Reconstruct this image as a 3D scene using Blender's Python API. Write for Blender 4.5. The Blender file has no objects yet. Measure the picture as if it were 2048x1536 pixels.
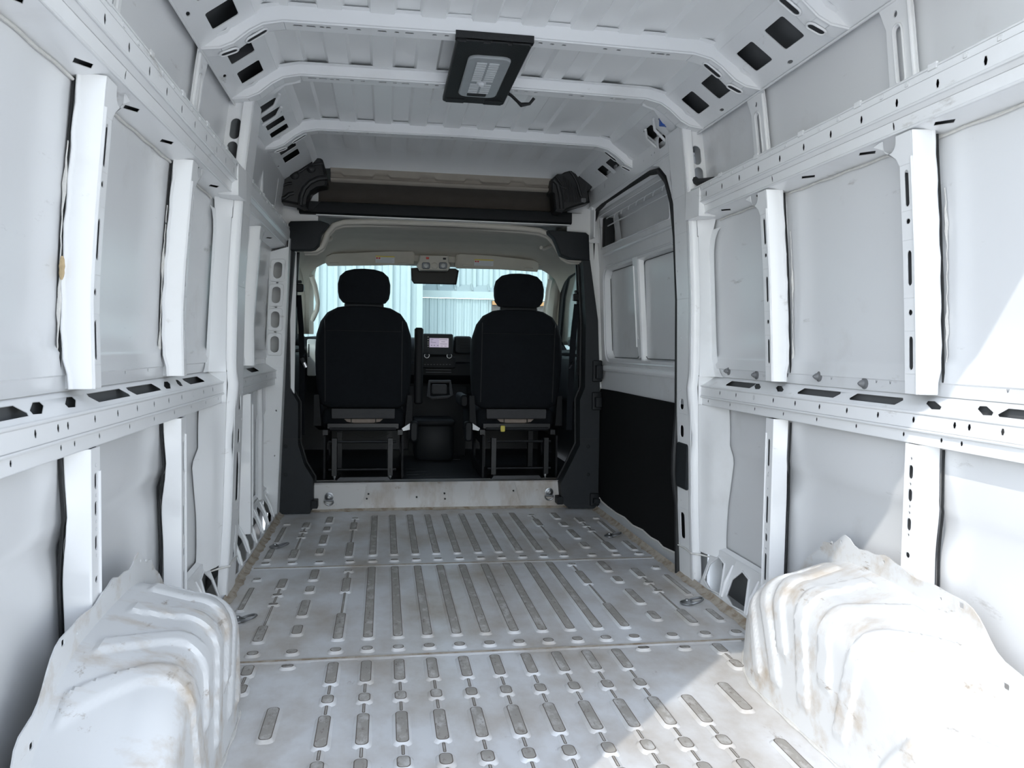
import bpy, bmesh, math, random
from mathutils import Vector, Matrix
from mathutils.geometry import tessellate_polygon

random.seed(7)
scene = bpy.context.scene
COL = scene.collection

# ------------------------------------------------------------------ camera
FPX, YAW, PITCH, ROLL = 1569.14, .1615, .0452, .0156
CAM = Vector((-.3442, 0.0, .9622))
_F = Vector((math.sin(YAW) * math.cos(PITCH), math.cos(YAW) * math.cos(PITCH), -math.sin(PITCH)))
_R0 = Vector((math.cos(YAW), -math.sin(YAW), 0))
_U0 = _R0.cross(_F)
_R = _R0 * math.cos(ROLL) + _U0 * math.sin(ROLL)
_U = _U0 * math.cos(ROLL) - _R0 * math.sin(ROLL)
cam_data = bpy.data.cameras.new('camera')
cam_data.sensor_fit = 'HORIZONTAL'
cam_data.sensor_width = 36
cam_data.lens = 36 * FPX / 2048
cam_data.clip_start = .02
cam = bpy.data.objects.new('camera', cam_data)
cam.matrix_world = Matrix(((_R.x, _U.x, -_F.x, CAM.x), (_R.y, _U.y, -_F.y, CAM.y), (_R.z, _U.z, -_F.z, CAM.z), (0, 0, 0, 1)))
COL.objects.link(cam)
scene.camera = cam

# ------------------------------------------------------------------ light
SUN_DIR = Vector((1.0, 1.0, -1.336)).normalized()
world = bpy.data.worlds.new('world')
scene.world = world
world.use_nodes = True
wn = world.node_tree.nodes
wl = world.node_tree.links
wn.clear()
sky = wn.new('ShaderNodeTexSky')
sky.sky_type = 'NISHITA'
sky.sun_disc = False
sky.sun_elevation = math.asin(-SUN_DIR.z)
sky.sun_rotation = math.atan2(-SUN_DIR.x, -SUN_DIR.y)
sky.air_density = 1.0
sky.dust_density = .15
bgn = wn.new('ShaderNodeBackground')
bgn.inputs['Strength'].default_value = .62
wo = wn.new('ShaderNodeOutputWorld')
hs_ = wn.new('ShaderNodeHueSaturation')
hs_.inputs['Saturation'].default_value = .42
wl.new(sky.outputs[0], hs_.inputs['Color'])
wl.new(hs_.outputs[0], bgn.inputs['Color'])
wl.new(bgn.outputs[0], wo.inputs['Surface'])
sun_data = bpy.data.lights.new('sun', 'SUN')
sun_data.energy = 2.0
sun_data.angle = math.radians(.53)
sun_data.color = (1, .955, .89)
sun = bpy.data.objects.new('sun', sun_data)
sun.rotation_euler = SUN_DIR.to_track_quat('-Z', 'Y').to_euler()
sun.location = (-6, -6, 10)
COL.objects.link(sun)

scene.view_settings.view_transform = 'Standard'
scene.view_settings.look = 'None'
scene.view_settings.gamma = 1
scene.view_settings.use_curve_mapping = False
scene.view_settings.exposure = .06
scene.cycles.max_bounces = 14
scene.cycles.diffuse_bounces = 9
scene.cycles.transparent_max_bounces = 12

# ------------------------------------------------------------------ materials
MATS = {}


def new_mat(name):
    m = bpy.data.materials.new(name)
    m.use_nodes = True
    nt = m.node_tree
    p = nt.nodes['Principled BSDF']
    MATS[name] = m
    return m, nt, p


def inp(p, **kw):
    for k, v in kw.items():
        k = k.replace('_', ' ')
        p.inputs[k].default_value = v


def rgba(c):
    return (c[0], c[1], c[2], 1)


def plain(name, col, rough=.5, metal=0.0, noise=0.0, nscale=40, bump=0.0, bscale=200, spec=.5):
    m, nt, p = new_mat(name)
    inp(p, Base_Color=rgba(col), Roughness=rough, Metallic=metal)
    p.inputs['Specular IOR Level'].default_value = spec
    tc = nt.nodes.new('ShaderNodeTexCoord')
    if noise:
        n = nt.nodes.new('ShaderNodeTexNoise')
        n.inputs['Scale'].default_value = nscale
        n.inputs['Detail'].default_value = 4
        nt.links.new(tc.outputs['Object'], n.inputs['Vector'])
        mx = nt.nodes.new('ShaderNodeMix')
        mx.data_type = 'RGBA'
        mx.inputs[6].default_value = rgba([c * (1 - noise) for c in col])
        mx.inputs[7].default_value = rgba([min(1, c * (1 + noise)) for c in col])
        nt.links.new(n.outputs['Fac'], mx.inputs[0])
        nt.links.new(mx.outputs[2], p.inputs['Base Color'])
    if bump:
        n2 = nt.nodes.new('ShaderNodeTexNoise')
        n2.inputs['Scale'].default_value = bscale
        n2.inputs['Detail'].default_value = 2
        nt.links.new(tc.outputs['Object'], n2.inputs['Vector'])
        b = nt.nodes.new('ShaderNodeBump')
        b.inputs['Strength'].default_value = bump
        b.inputs['Distance'].default_value = .002
        nt.links.new(n2.outputs['Fac'], b.inputs['Height'])
        nt.links.new(b.outputs['Normal'], p.inputs['Normal'])
    return m


def painted(name, col, dirt, dscale, lo, hi, rough=.3, scuff=None, slo=.66, shi=.72, stretch=(1, 1, 1), bevel=.003):
    """white body paint: base colour, soft dirt patches and small dark scuffs"""
    m, nt, p = new_mat(name)
    inp(p, Roughness=rough)
    p.inputs['Specular IOR Level'].default_value = .5
    geo = nt.nodes.new('ShaderNodeNewGeometry')
    mp = nt.nodes.new('ShaderNodeMapping')
    mp.inputs['Scale'].default_value = stretch
    nt.links.new(geo.outputs['Position'], mp.inputs['Vector'])
    n = nt.nodes.new('ShaderNodeTexNoise')
    n.inputs['Scale'].default_value = dscale
    n.inputs['Detail'].default_value = 6
    n.inputs['Roughness'].default_value = .62
    nt.links.new(mp.outputs[0], n.inputs['Vector'])
    r = nt.nodes.new('ShaderNodeMapRange')
    r.inputs['From Min'].default_value = lo
    r.inputs['From Max'].default_value = hi
    nt.links.new(n.outputs['Fac'], r.inputs['Value'])
    mx = nt.nodes.new('ShaderNodeMix')
    mx.data_type = 'RGBA'
    mx.inputs[6].default_value = rgba(col)
    mx.inputs[7].default_value = rgba(dirt)
    nt.links.new(r.outputs[0], mx.inputs[0])
    out = mx.outputs[2]
    if scuff:
        n2 = nt.nodes.new('ShaderNodeTexNoise')
        n2.inputs['Scale'].default_value = dscale * 3.1
        n2.inputs['Detail'].default_value = 8
        n2.inputs['Roughness'].default_value = .7
        mp2 = nt.nodes.new('ShaderNodeMapping')
        mp2.inputs['Scale'].default_value = (1, .45, 1.6)
        mp2.inputs['Location'].default_value = (3.1, 1.7, 5.3)
        nt.links.new(geo.outputs['Position'], mp2.inputs['Vector'])
        nt.links.new(mp2.outputs[0], n2.inputs['Vector'])
        r2 = nt.nodes.new('ShaderNodeMapRange')
        r2.inputs['From Min'].default_value = slo
        r2.inputs['From Max'].default_value = shi
        nt.links.new(n2.outputs['Fac'], r2.inputs['Value'])
        mx2 = nt.nodes.new('ShaderNodeMix')
        mx2.data_type = 'RGBA'
        mx2.inputs[7].default_value = rgba(scuff)
        nt.links.new(out, mx2.inputs[6])
        nt.links.new(r2.outputs[0], mx2.inputs[0])
        out = mx2.outputs[2]
    nt.links.new(out, p.inputs['Base Color'])
    if bevel:
        bv = nt.nodes.new('ShaderNodeBevel')
        bv.samples = 3
        bv.inputs['Radius'].default_value = bevel
        nt.links.new(bv.outputs[0], p.inputs['Normal'])
    return m


WHITE = (.855, .865, .87)
painted('white_paint', WHITE, (.72, .72, .71), 2.2, .55, .85, rough=.28, scuff=(.44, .42, .39), slo=.64, shi=.76)
painted('skin_paint', (.745, .755, .765), (.63, .625, .62), 3.0, .58, .82, rough=.22, scuff=(.40, .385, .37), slo=.635, shi=.78, bevel=0)
painted('roof_paint', (.85, .86, .86), (.78, .78, .78), 2, .6, .9, rough=.25, bevel=0)
painted('floor_paint', (.72, .73, .74), (.45, .40, .34), 3.4, .40, .70, rough=.33, scuff=(.25, .20, .16), slo=.66, shi=.76, stretch=(1, .7, 1), bevel=0)
painted('worn_pad', (.36, .34, .31), (.55, .54, .52), 26, .50, .66, rough=.55, scuff=(.16, .13, .11), slo=.56, shi=.70, stretch=(1, .6, 1), bevel=0)
painted('arch_paint', (.69, .70, .705), (.47, .39, .30), 6.5, .50, .76, rough=.3, scuff=(.30, .25, .20), slo=.62, shi=.72, stretch=(.8, 1.7, 1.7), bevel=0)
plain('primer_shade', (.13, .135, .14), .6, noise=.15, nscale=20)  # primer grey for linings added behind holes and slots to paint in their shade
plain('pad_grime', (.13, .11, .09), .7, noise=.4, nscale=60)
painted('step_paint', (.56, .555, .545), (.36, .30, .24), 5, .44, .68, rough=.45, scuff=(.22, .14, .08), slo=.62, shi=.76, stretch=(1.4, 1, .5), bevel=0)
painted('sealant', (.48, .43, .36), (.30, .23, .16), 22, .45, .65, rough=.7, scuff=(.15, .11, .08), slo=.62, shi=.72, bevel=0)
plain('sealer_white', (.66, .65, .62), .6, noise=.15, nscale=60, bump=.8, bscale=180)
plain('sealer_tan', (.50, .38, .22), .6, noise=.3, nscale=80, bump=.8, bscale=180)
plain('black_plastic', (.007, .009, .011), .55, spec=.3, bump=.35, bscale=420, noise=.2)
plain('pillar_plastic', (.014, .017, .020), .6, spec=.35, bump=.4, bscale=520, noise=.15)
plain('foam_black', (.008, .009, .010), .45, bump=.6, bscale=260, noise=.25)
plain('rubber', (.010, .011, .012), .6, noise=.2)
plain('door_board', (.006, .0065, .007), .9, bump=.6, bscale=380, noise=.2, spec=.15)
plain('seat_fabric', (.009, .011, .014), .9, bump=.7, bscale=650, noise=.25, spec=.2)
plain('seat_trim', (.0055, .0065, .008), .6, spec=.25, bump=.2, bscale=300, noise=.2)
plain('steel_dark', (.012, .013, .015), .4, metal=.2, noise=.2)
plain('steel', (.45, .45, .46), .35, metal=1.0, noise=.2)
plain('zinc', (.33, .34, .35), .42, metal=1.0, noise=.25, nscale=30)
plain('plug_grey', (.16, .165, .17), .5, noise=.2)
plain('headliner', (.50, .475, .42), .95, bump=.5, bscale=700, noise=.08, nscale=12, spec=.2)
plain('headliner_trim', (.50, .48, .43), .6, bump=.2, bscale=500, noise=.06)
plain('shelf_fabric', (.36, .325, .28), .95, bump=.5, bscale=600, noise=.12, nscale=14, spec=.2)
plain('shelf_shade', (.11, .098, .086), .95, bump=.5, bscale=600, noise=.15, nscale=14, spec=.2)  # darker copy of the beige shelf fabric, recess shade put into the colour
plain('hem_grey', (.055, .055, .058), .8, bump=.3, bscale=400, noise=.15)
plain('cushion_beige', (.34, .28, .24), .9, noise=.2)
plain('lens_grey', (.36, .38, .39), .25, noise=.06)
plain('lens_slat', (.62, .64, .65), .3, noise=.06)
plain('label_white', (.62, .64, .66), .6, noise=.05)
plain('label_yellow', (.62, .50, .10), .6, noise=.05)
plain('label_red', (.55, .04, .03), .5, noise=.05)
plain('label_text', (.38, .40, .43), .6, noise=.05)
plain('tag_yellow', (.72, .62, .12), .6, noise=.15)
plain('connector_blue', (.02, .10, .45), .4, noise=.1)
plain('console_blue', (.03, .05, .08), .3, noise=.1)
plain('mat_rubber', (.010, .011, .012), .4, noise=.3, nscale=20, bump=.3, bscale=160)
plain('mirror_glass', (.004, .005, .006), .3, noise=.1, spec=.12)
plain('dash_vent', (.55, .56, .54), .5, noise=.05)
plain('marker_teal', (.10, .42, .36), .6, noise=.1)
plain('building_white', (.37, .445, .455), .4, noise=.05, nscale=2)
plain('building_trim', (.38, .45, .45), .45, noise=.05, nscale=2)
plain('building_roof', (.30, .36, .37), .4, noise=.08, nscale=2)
plain('building_dark', (.10, .09, .085), .7, noise=.2)
plain('wood_brown', (.45, .24, .10), .6, noise=.2)
plain('asphalt', (.52, .515, .50), .9, noise=.18, nscale=9, bump=.5, bscale=90)

m, nt, p = new_mat('glass')
nt.nodes.remove(p)
tr = nt.nodes.new('ShaderNodeBsdfTransparent')
tr.inputs[0].default_value = (.90, .96, .95, 1)
gl = nt.nodes.new('ShaderNodeBsdfGlossy')
gl.inputs['Roughness'].default_value = .02
lw = nt.nodes.new('ShaderNodeLayerWeight')
lw.inputs[0].default_value = .25
fr = nt.nodes.new('ShaderNodeMath')
fr.operation = 'MULTIPLY'
fr.inputs[1].default_value = .35
nt.links.new(lw.outputs['Facing'], fr.inputs[0])
ms = nt.nodes.new('ShaderNodeMixShader')
nt.links.new(fr.outputs[0], ms.inputs[0])
nt.links.new(tr.outputs[0], ms.inputs[1])
nt.links.new(gl.outputs[0], ms.inputs[2])
nt.links.new(ms.outputs[0], nt.nodes['Material Output'].inputs['Surface'])

for nm, c, e in (('screen_lit', (.52, .46, .66), .55), ('screen_lit_pale', (.60, .55, .68), .6), ('screen_ink', (.20, .17, .30), .3), ('screen_icon', (.5, .5, .5), .25)):
    m, nt, p = new_mat(nm)
    inp(p, Base_Color=rgba((.01, .01, .01)), Roughness=.3)
    p.inputs['Emission Color'].default_value = rgba(c)
    p.inputs['Emission Strength'].default_value = e


# ------------------------------------------------------------------ helpers
def lerp(a, b, t):
    return a + (b - a) * t


def table(tbl, z):
    if z <= tbl[0][0]:
        return tbl[0][1]
    for (z0, x0), (z1, x1) in zip(tbl, tbl[1:]):
        if z <= z1:
            return lerp(x0, x1, (z - z0) / (z1 - z0))
    return tbl[-1][1]


def at(px, py, Y):
    """point seen at a photo position, at the given distance along the van"""
    d = _F * FPX + _R * (px - 1024) - _U * (py - 768)
    t = (Y - CAM.y) / d.y
    return CAM + d * t


class MB:
    def __init__(self):
        self.v, self.f, self.mi = [], [], []
        self.cur = 0

    def mat(self, i):
        self.cur = i
        return self

    def add(self, verts, faces):
        o = len(self.v)
        self.v += [tuple(q) for q in verts]
        for f in faces:
            self.f.append(tuple(i + o for i in f))
            self.mi.append(self.cur)
        return self

    def box(self, x0, x1, y0, y1, z0, z1):
        vs = [(x, y, z) for x in (x0, x1) for y in (y0, y1) for z in (z0, z1)]
        return self.add(vs, [(0, 1, 3, 2), (4, 6, 7, 5), (0, 4, 5, 1), (2, 3, 7, 6), (0, 2, 6, 4), (1, 5, 7, 3)])

    def rbox(self, x0, x1, y0, y1, z0, z1, r=.01, axis=1, seg=3):
        """box with rounded corners, extruded along an axis (0,1,2), small chamfer at both ends"""
        lim = [(x0, x1), (y0, y1), (z0, z1)]
        a, b = [i for i in range(3) if i != axis]
        out = rrect((lim[a][0] + lim[a][1]) / 2, (lim[b][0] + lim[b][1]) / 2, abs(lim[a][1] - lim[a][0]), abs(lim[b][1] - lim[b][0]), r, seg)
        c = min(r * .5, abs(lim[axis][1] - lim[axis][0]) * .3)
        cx, cy = (lim[a][0] + lim[a][1]) / 2, (lim[b][0] + lim[b][1]) / 2
        wx, wy = abs(lim[a][1] - lim[a][0]) / 2, abs(lim[b][1] - lim[b][0]) / 2
        sm = [(cx + (u - cx) * (wx - c) / wx, cy + (v - cy) * (wy - c) / wy) for u, v in out]
        loops = []
        for w, lp in ((lim[axis][0], sm), (lim[axis][0] + c, out), (lim[axis][1] - c, out), (lim[axis][1], sm)):
            L = []
            for u, v in lp:
                q = [0, 0, 0]
                q[a], q[b], q[axis] = u, v, w
                L.append(tuple(q))
            loops.append(L)
        return self.loft(loops)

    def loft(self, loops, closed=True, cap=True):
        n = len(loops[0])
        vs = [q for L in loops for q in L]
        fs = []
        for i in range(len(loops) - 1):
            for j in range(n if closed else n - 1):
                k = (j + 1) % n
                fs.append((i * n + j, i * n + k, (i + 1) * n + k, (i + 1) * n + j))
        if cap and closed:
            fs.append(tuple(range(n - 1, -1, -1)))
            fs.append(tuple((len(loops) - 1) * n + j for j in range(n)))
        return self.add(vs, fs)

    def plate(self, outer, holes, fn, t=.003):
        """flat or bent sheet with real holes; fn(u, v, w) -> point"""
        loops = [outer] + list(holes)
        flat = [q for L in loops for q in L]
        tris = tessellate_polygon([[Vector((u, v, 0)) for u, v in L] for L in loops])
        n = len(flat)
        vs = [fn(u, v, 0) for u, v in flat] + [fn(u, v, t) for u, v in flat]
        fs = [tuple(tr_) for tr_ in tris] + [tuple(i + n for i in reversed(tr_)) for tr_ in tris]
        o = 0
        for L in loops:
            m_ = len(L)
            for j in range(m_):
                k = (j + 1) % m_
                fs.append((o + j, o + k, n + o + k, n + o + j))
            o += m_
        return self.add(vs, fs)

    def prism(self, outline, fn, w0, w1):
        return self.plate(outline, [], lambda u, v, w: fn(u, v, w0 + (w1 - w0) * w), 1.0)

    def tube(self, path, r, n=8, cap=True, flat=1.0):
        pts = [Vector(q) for q in path]
        loops = []
        prev = None
        for i, q in enumerate(pts):
            d = (pts[min(i + 1, len(pts) - 1)] - pts[max(i - 1, 0)]).normalized()
            if prev is None:
                up = Vector((0, 0, 1)) if abs(d.z) < .9 else Vector((0, 1, 0))
                a = d.cross(up).normalized()
            else:
                a = (prev - d * prev.dot(d)).normalized()
            prev = a
            b = d.cross(a)
            rr = r[i] if isinstance(r, (list, tuple)) else r
            loops.append([q + (a * math.cos(2 * math.pi * k / n) + b * math.sin(2 * math.pi * k / n) * flat) * rr for k in range(n)])
        return self.loft(loops, cap=cap)

    def lathe(self, c, axis, prof, n=16):
        ax = Vector(axis).normalized()
        u = ax.cross(Vector((0, 0, 1)) if abs(ax.z) < .9 else Vector((1, 0, 0))).normalized()
        w = ax.cross(u)
        c = Vector(c)
        loops = [[c + ax * h + (u * math.cos(2 * math.pi * k / n) + w * math.sin(2 * math.pi * k / n)) * max(r, 1e-4) for k in range(n)] for h, r in prof]
        return self.loft(loops)

    def grid(self, fn, us, vs_):
        vs = [fn(u, v) for u in us for v in vs_]
        n = len(vs_)
        return self.add(vs, [(i * n + j, i * n + j + 1, (i + 1) * n + j + 1, (i + 1) * n + j) for i in range(len(us) - 1) for j in range(n - 1)])

    def mesh(self, name, mats, smooth=True, angle=35, recalc=True):
        me = bpy.data.meshes.new(name)
        me.from_pydata(self.v, [], self.f)
        for mm in (mats if isinstance(mats, (list, tuple)) else [mats]):
            me.materials.append(MATS[mm])
        me.polygons.foreach_set('material_index', self.mi)
        if recalc:
            bm = bmesh.new()
            bm.from_mesh(me)
            bmesh.ops.remove_doubles(bm, verts=bm.verts, dist=1e-6)
            bmesh.ops.recalc_face_normals(bm, faces=bm.faces)
            bm.to_mesh(me)
            bm.free()
        if smooth:
            me.polygons.foreach_set('use_smooth', [True] * len(me.polygons))
            me.set_sharp_from_angle(angle=math.radians(angle))
        me.update()
        return me

    def build(self, name, mats, parent=None, **kw):
        o = bpy.data.objects.new(name, self.mesh(name, mats, **kw))
        COL.objects.link(o)
        if parent is not None:
            o.parent = parent
            o.matrix_parent_inverse = Matrix.Translation(-parent.location) if parent.location.length else Matrix.Identity(4)
        return o


def tag(o, label=None, cat=None, group=None, kind=None):
    if label:
        o['label'] = label
    if cat:
        o['category'] = cat
    if group:
        o['group'] = group
    if kind:
        o['kind'] = kind
    return o


def empty(name, loc, label=None, cat=None, group=None, kind=None):
    o = bpy.data.objects.new(name, None)
    o.location = loc
    o.empty_display_size = .05
    COL.objects.link(o)
    return tag(o, label, cat, group, kind)


def place(me, name, parent, loc=(0, 0, 0), rot=(0, 0, 0)):
    o = bpy.data.objects.new(name, me)
    COL.objects.link(o)
    o.parent = parent
    if parent is not None and parent.location.length:
        o.matrix_parent_inverse = Matrix.Translation(-parent.location)
    o.location = loc
    o.rotation_euler = rot
    return o


def rrect(cx, cy, w, h, r, seg=4):
    r = min(r, w / 2 * .999, h / 2 * .999)
    pts = []
    for sx, sy, a0 in ((1, 1, 0), (-1, 1, 90), (-1, -1, 180), (1, -1, 270)):
        for k in range(seg + 1):
            a = math.radians(a0 + 90 * k / seg)
            pts.append((cx + sx * (w / 2 - r) + r * math.cos(a), cy + sy * (h / 2 - r) + r * math.sin(a)))
    return pts


def oval(cx, cy, w, h, seg=4):
    return rrect(cx, cy, w, h, min(w, h) / 2, seg)


def diamond(cx, cy, w, h):
    return [(cx + w / 2, cy + h * .12), (cx + w * .18, cy + h / 2), (cx - w / 2, cy - h * .12), (cx - w * .18, cy - h / 2)]


def ellipse(cx, cy, w, h, n=8):
    return [(cx + w / 2 * math.cos(2 * math.pi * k / n), cy + h / 2 * math.sin(2 * math.pi * k / n)) for k in range(n)]


def frange(a, b, n):
    return [lerp(a, b, i / (n - 1)) for i in range(n)]


# cross-section of the van body: outer skin and inner pillar line, half width by height
XO = [(-.2, 1.04), (0, 1.04), (.12, 1.03), (.19, 1.005), (.35, 1.002), (.54, 1.010), (.60, .988), (.86, .990), (.93, .996), (1.2, .985), (1.45, .965), (1.6, .945), (1.85, .912), (2.0, .86)]
XI = [(0, .922), (.3, .905), (.7, .892), (1.18, .882), (1.45, .866), (1.6, .855), (1.75, .838), (1.87, .822), (1.95, .80)]


def xo(z):
    return table(XO, z)


def xi(z):
    return table(XI, z)

# ================================================================== FLOOR
Y_REAR, Y_FRONT = .98, 4.64
SEAM_A, SEAM_B = 2.43, 3.46
PITCH_X = .0977
fl = MB()
fl.grid(lambda u, v: (u, v, 0), frange(-.93, .93, 3), [Y_REAR, SEAM_A, SEAM_B, Y_FRONT])
fl.grid(lambda u, v: (u, v, -.15), frange(-1.06, 1.06, 2), [Y_REAR, Y_FRONT + 2.0])
fl.grid(lambda u, v: (u, Y_REAR, v), frange(-1.06, 1.06, 2), [-.15, 0])
floor = fl.build('floor', 'floor_paint')
tag(floor, 'dirty white ribbed sheet metal cargo floor', 'floor', kind='structure')

_pads = {}


def pad_mesh(length, w, h=.0075):
    key = (round(length, 3), w, h)
    if key not in _pads:
        m_ = MB()
        sk = .008
        base = oval(0, 0, w + 2 * sk, length + 2 * sk, 4) if length > .075 else rrect(0, 0, w + 2 * sk, length + 2 * sk, w * .55, 4)
        top = rrect(0, 0, w, length, w * .42, 4)
        base = rrect(0, 0, w + 2 * sk, length + 2 * sk, w * .55, 4)
        n = len(base)
        vs = [(x, y, 0.0) for x, y in base] + [(x, y, h) for x, y in top] + [(x * (1 - .0044 / w), y - math.copysign(.0022, y), h + .0004) for x, y in top]
        m_.mat(0).add(vs, [(j, (j + 1) % n, n + (j + 1) % n, n + j) for j in range(n)])
        o = len(m_.v) - 3 * n
        m_.mat(1)
        m_.f += [tuple((o + n + j, o + n + (j + 1) % n, o + 2 * n + (j + 1) % n, o + 2 * n + j)) for j in range(n)]
        m_.mi += [2] * n
        m_.f.append(tuple(o + 2 * n + j for j in range(n)))
        m_.mi.append(1)
        _pads[key] = m_.mesh('floor_rib', ['floor_paint', 'worn_pad', 'pad_grime'], angle=30)
    return _pads[key]


def pad(x, y0, y1, w=.032, h=.0075):
    place(pad_mesh(y1 - y0, w, h), 'floor_rib', floor, (x, (y0 + y1) / 2, .0002))


def link(x, y0, y1):
    place(pad_mesh(y1 - y0, .008, .0055), 'floor_rib', floor, (x, (y0 + y1) / 2, .0002))


for k in range(-5, 6):                                  # rear section: chains of pads
    x = k * PITCH_X
    for y0, y1 in ((2.225, 2.388), (2.10, 2.162), (1.865, 2.04), (1.75, 1.812), (1.52, 1.695), (1.41, 1.47), (1.18, 1.355), (1.07, 1.13)):
        if k == 5 and y0 > 2.09:
            continue
        pad(x, y0 + .006, y1 - .004)
    for y0, y1 in ((2.165, 2.222), (2.043, 2.097), (1.815, 1.862), (1.698, 1.747), (1.473, 1.517), (1.358, 1.407)):
        if k == 5 and y0 > 2.03:
            continue
        link(x, y0, y1)
pad(.487, 2.385 - .012, 2.395, .038)
for s in (-1, 1):                                       # rear section, beside the arches
    pad(s * .624, 1.925, 2.10)
    pad(s * .622, 2.36, 2.385, .036)
    pad(s * .733, 2.315, 2.39)
    pad(s * .730, 2.195, 2.255)
    link(s * .732, 2.262, 2.31)
    pad(s * .624, 1.60, 1.77)
    pad(s * .624, 1.28, 1.45)
for (ya, yb, kn) in ((2.575, 3.415, (2.468, 2.503)), (3.615, 4.47, (3.51, 3.535))):
    for k in range(-4, 5):
        pad(k * PITCH_X, ya, yb)
    for k in range(-5, 6):
        pad(k * PITCH_X, kn[0], kn[1], .034)
    for s in (-1, 1):
        for x in (.622, .74, .852):
            pad(s * x, kn[0], kn[1], .034)
for s in (-1, 1):                                       # outer columns of the middle section
    x = s * .4885
    pad(x, 3.355, 3.385)
    link(x, 3.27, 3.35)
    pad(x, 3.075, 3.262)
    link(x, 2.835, 3.07)
    pad(x, 2.575, 2.828)
    x = s * .626
    for a, b in ((3.252, 3.40), (3.09, 3.165), (2.815, 2.99), (2.635, 2.722)):
        pad(x, a, b)
    x = s * .742
    pad(x, 3.148, 3.275)
    link(x, 3.085, 3.145)
    pad(x, 3.055, 3.082, .034)
    link(x, 2.975, 3.05)
    pad(x, 2.945, 2.968, .034)
    link(x, 2.735, 2.94)
    pad(x, 2.58, 2.728)
    x = s * .850
    pad(x, 2.90, 3.165, .02)
    pad(x, 2.60, 2.72, .026)
    pad(x, 3.27, 3.30, .028)
    x = s * .4985                                        # front section
    pad(x, 4.39, 4.42)
    link(x, 4.31, 4.385)
    pad(x, 4.13, 4.30)
    link(x, 3.87, 4.125)
    pad(x, 3.60, 3.86)
    x = s * .634
    for a, b in ((4.30, 4.45), (4.12, 4.21), (3.84, 4.025), (3.66, 3.755)):
        pad(x, a, b)
    x = s * .748
    pad(x, 4.195, 4.32)
    link(x, 4.13, 4.19)
    pad(x, 4.09, 4.12, .034)
    link(x, 4.02, 4.085)
    pad(x, 3.98, 4.01, .034)
    link(x, 3.76, 3.975)
    pad(x, 3.59, 3.75)
    x = s * .854
    pad(x, 3.89, 4.215, .02)
    pad(x, 3.59, 3.76, .026)
    pad(x, 4.29, 4.31, .028)

for i, y in enumerate((SEAM_A, SEAM_B)):                # lapped sheet joints across the floor
    j = MB()
    for q in range(24):
        xa, xb = lerp(-.9, .9, q / 24), lerp(-.9, .9, (q + 1) / 24)
        if i == 0:
            xa, xb = xa * .93, xb * .93
        dy = .004 * math.sin(q * 1.7)
        j.add([(xa, y - .022 + dy, .0003), (xb, y - .022 + dy, .0003), (xb, y - .012, .0035), (xa, y - .012, .0035), (xa, y + .006, .0035), (xb, y + .006, .0035), (xb, y + .018, .0003), (xa, y + .018, .0003)],
              [(0, 1, 2, 3), (3, 2, 5, 4), (4, 5, 6, 7)])
    j.mat(1)
    j.add([(-.89, y - .0125, .0037), (.89, y - .0125, .0037), (.89, y + .001, .0041), (-.89, y + .001, .0041)], [(0, 1, 2, 3)])
    j.build('floor_seam', ['floor_paint', 'sealant'], floor)
for s in (-1, 1):                                       # sealer along both floor edges
    j = MB()
    n = 60
    lo = []
    for q in range(n + 1):
        y = lerp(2.3, 4.55, q / n)
        w = .026 + .004 * math.sin(q * 1.3) + .003 * math.sin(q * 3.1)
        lo.append([(s * (.925 - w), y, .0006), (s * (.925 - w * .7), y, .005 + .002 * math.sin(q * 2.3)), (s * .918, y, .010 + .003 * math.sin(q * 1.9)), (s * .926, y, .022)])
    j.loft(lo, closed=False)
    j.build('edge_sealer', 'sealant', floor)

# small loose debris is left to the material; step up to the cab
st = MB()
st.grid(lambda u, v: (u, Y_FRONT + .012 * math.sin(math.pi * v), .165 * v), frange(-.78, .78, 9), frange(0, 1, 6))
st.grid(lambda u, v: (u, Y_FRONT + v, .165), frange(-.78, .78, 3), [0, .10])
step = st.build('trim_1', 'step_paint')
tag(step, 'stained white metal step up into the cab', 'step', kind='structure')
for s in (-1, 1):                                       # pressed end panels of the step
    e = MB()
    out = [(.50, .018), (.60, .012), (.77, .010), (.765, .155), (.44, .158), (.455, .09), (.47, .04)]
    e.plate(out, [], lambda u, v, w: (s * u, Y_FRONT - .004 + w, v), .004)
    e.build('end_panel', 'step_paint', step)
for x, z in ((-.43, .098), (.015, .095), (.43, .105), (.018, .062), (-.44, .07), (-.15, .075)):
    h = MB()
    h.lathe((x, Y_FRONT - .004, z), (0, 1, 0), [(0, .0055), (.004, .0055)], 8)
    h.build('bolt_hole', 'rubber', step)
b = MB()
n = 50
lo = []
for q in range(n + 1):
    x = lerp(-.76, .76, q / n)
    w = .022 + .010 * math.sin(q * 1.1) + .006 * math.sin(q * 2.9)
    lo.append([(x, Y_FRONT - w, .0006), (x, Y_FRONT - w * .5, .006), (x, Y_FRONT + .003, .013)])
b.loft(lo, closed=False)
b.build('edge_sealer', 'sealant', step)

# ================================================================== SIDE WALLS
RAIL_HOLES = [1.035 + .1415 * i for i in range(14)]


def seg_plate(mb, s, p0, p1, y0, y1, holes, t=.0012):
    """sheet between two profile points (x,z), running along y; holes in (y, distance) space"""
    L = math.hypot(p1[0] - p0[0], p1[1] - p0[1])
    dx, dz = (p1[0] - p0[0]) / L, (p1[1] - p0[1]) / L
    nx, nz = abs(dz), (-dx if dz > 0 else dx)
    mb.plate([(y0, 0), (y1, 0), (y1, L), (y0, L)], holes, lambda u, v, w: (s * (p0[0] + dx * v + nx * w), u, p0[1] + dz * v + nz * w), t)
    return L


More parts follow.
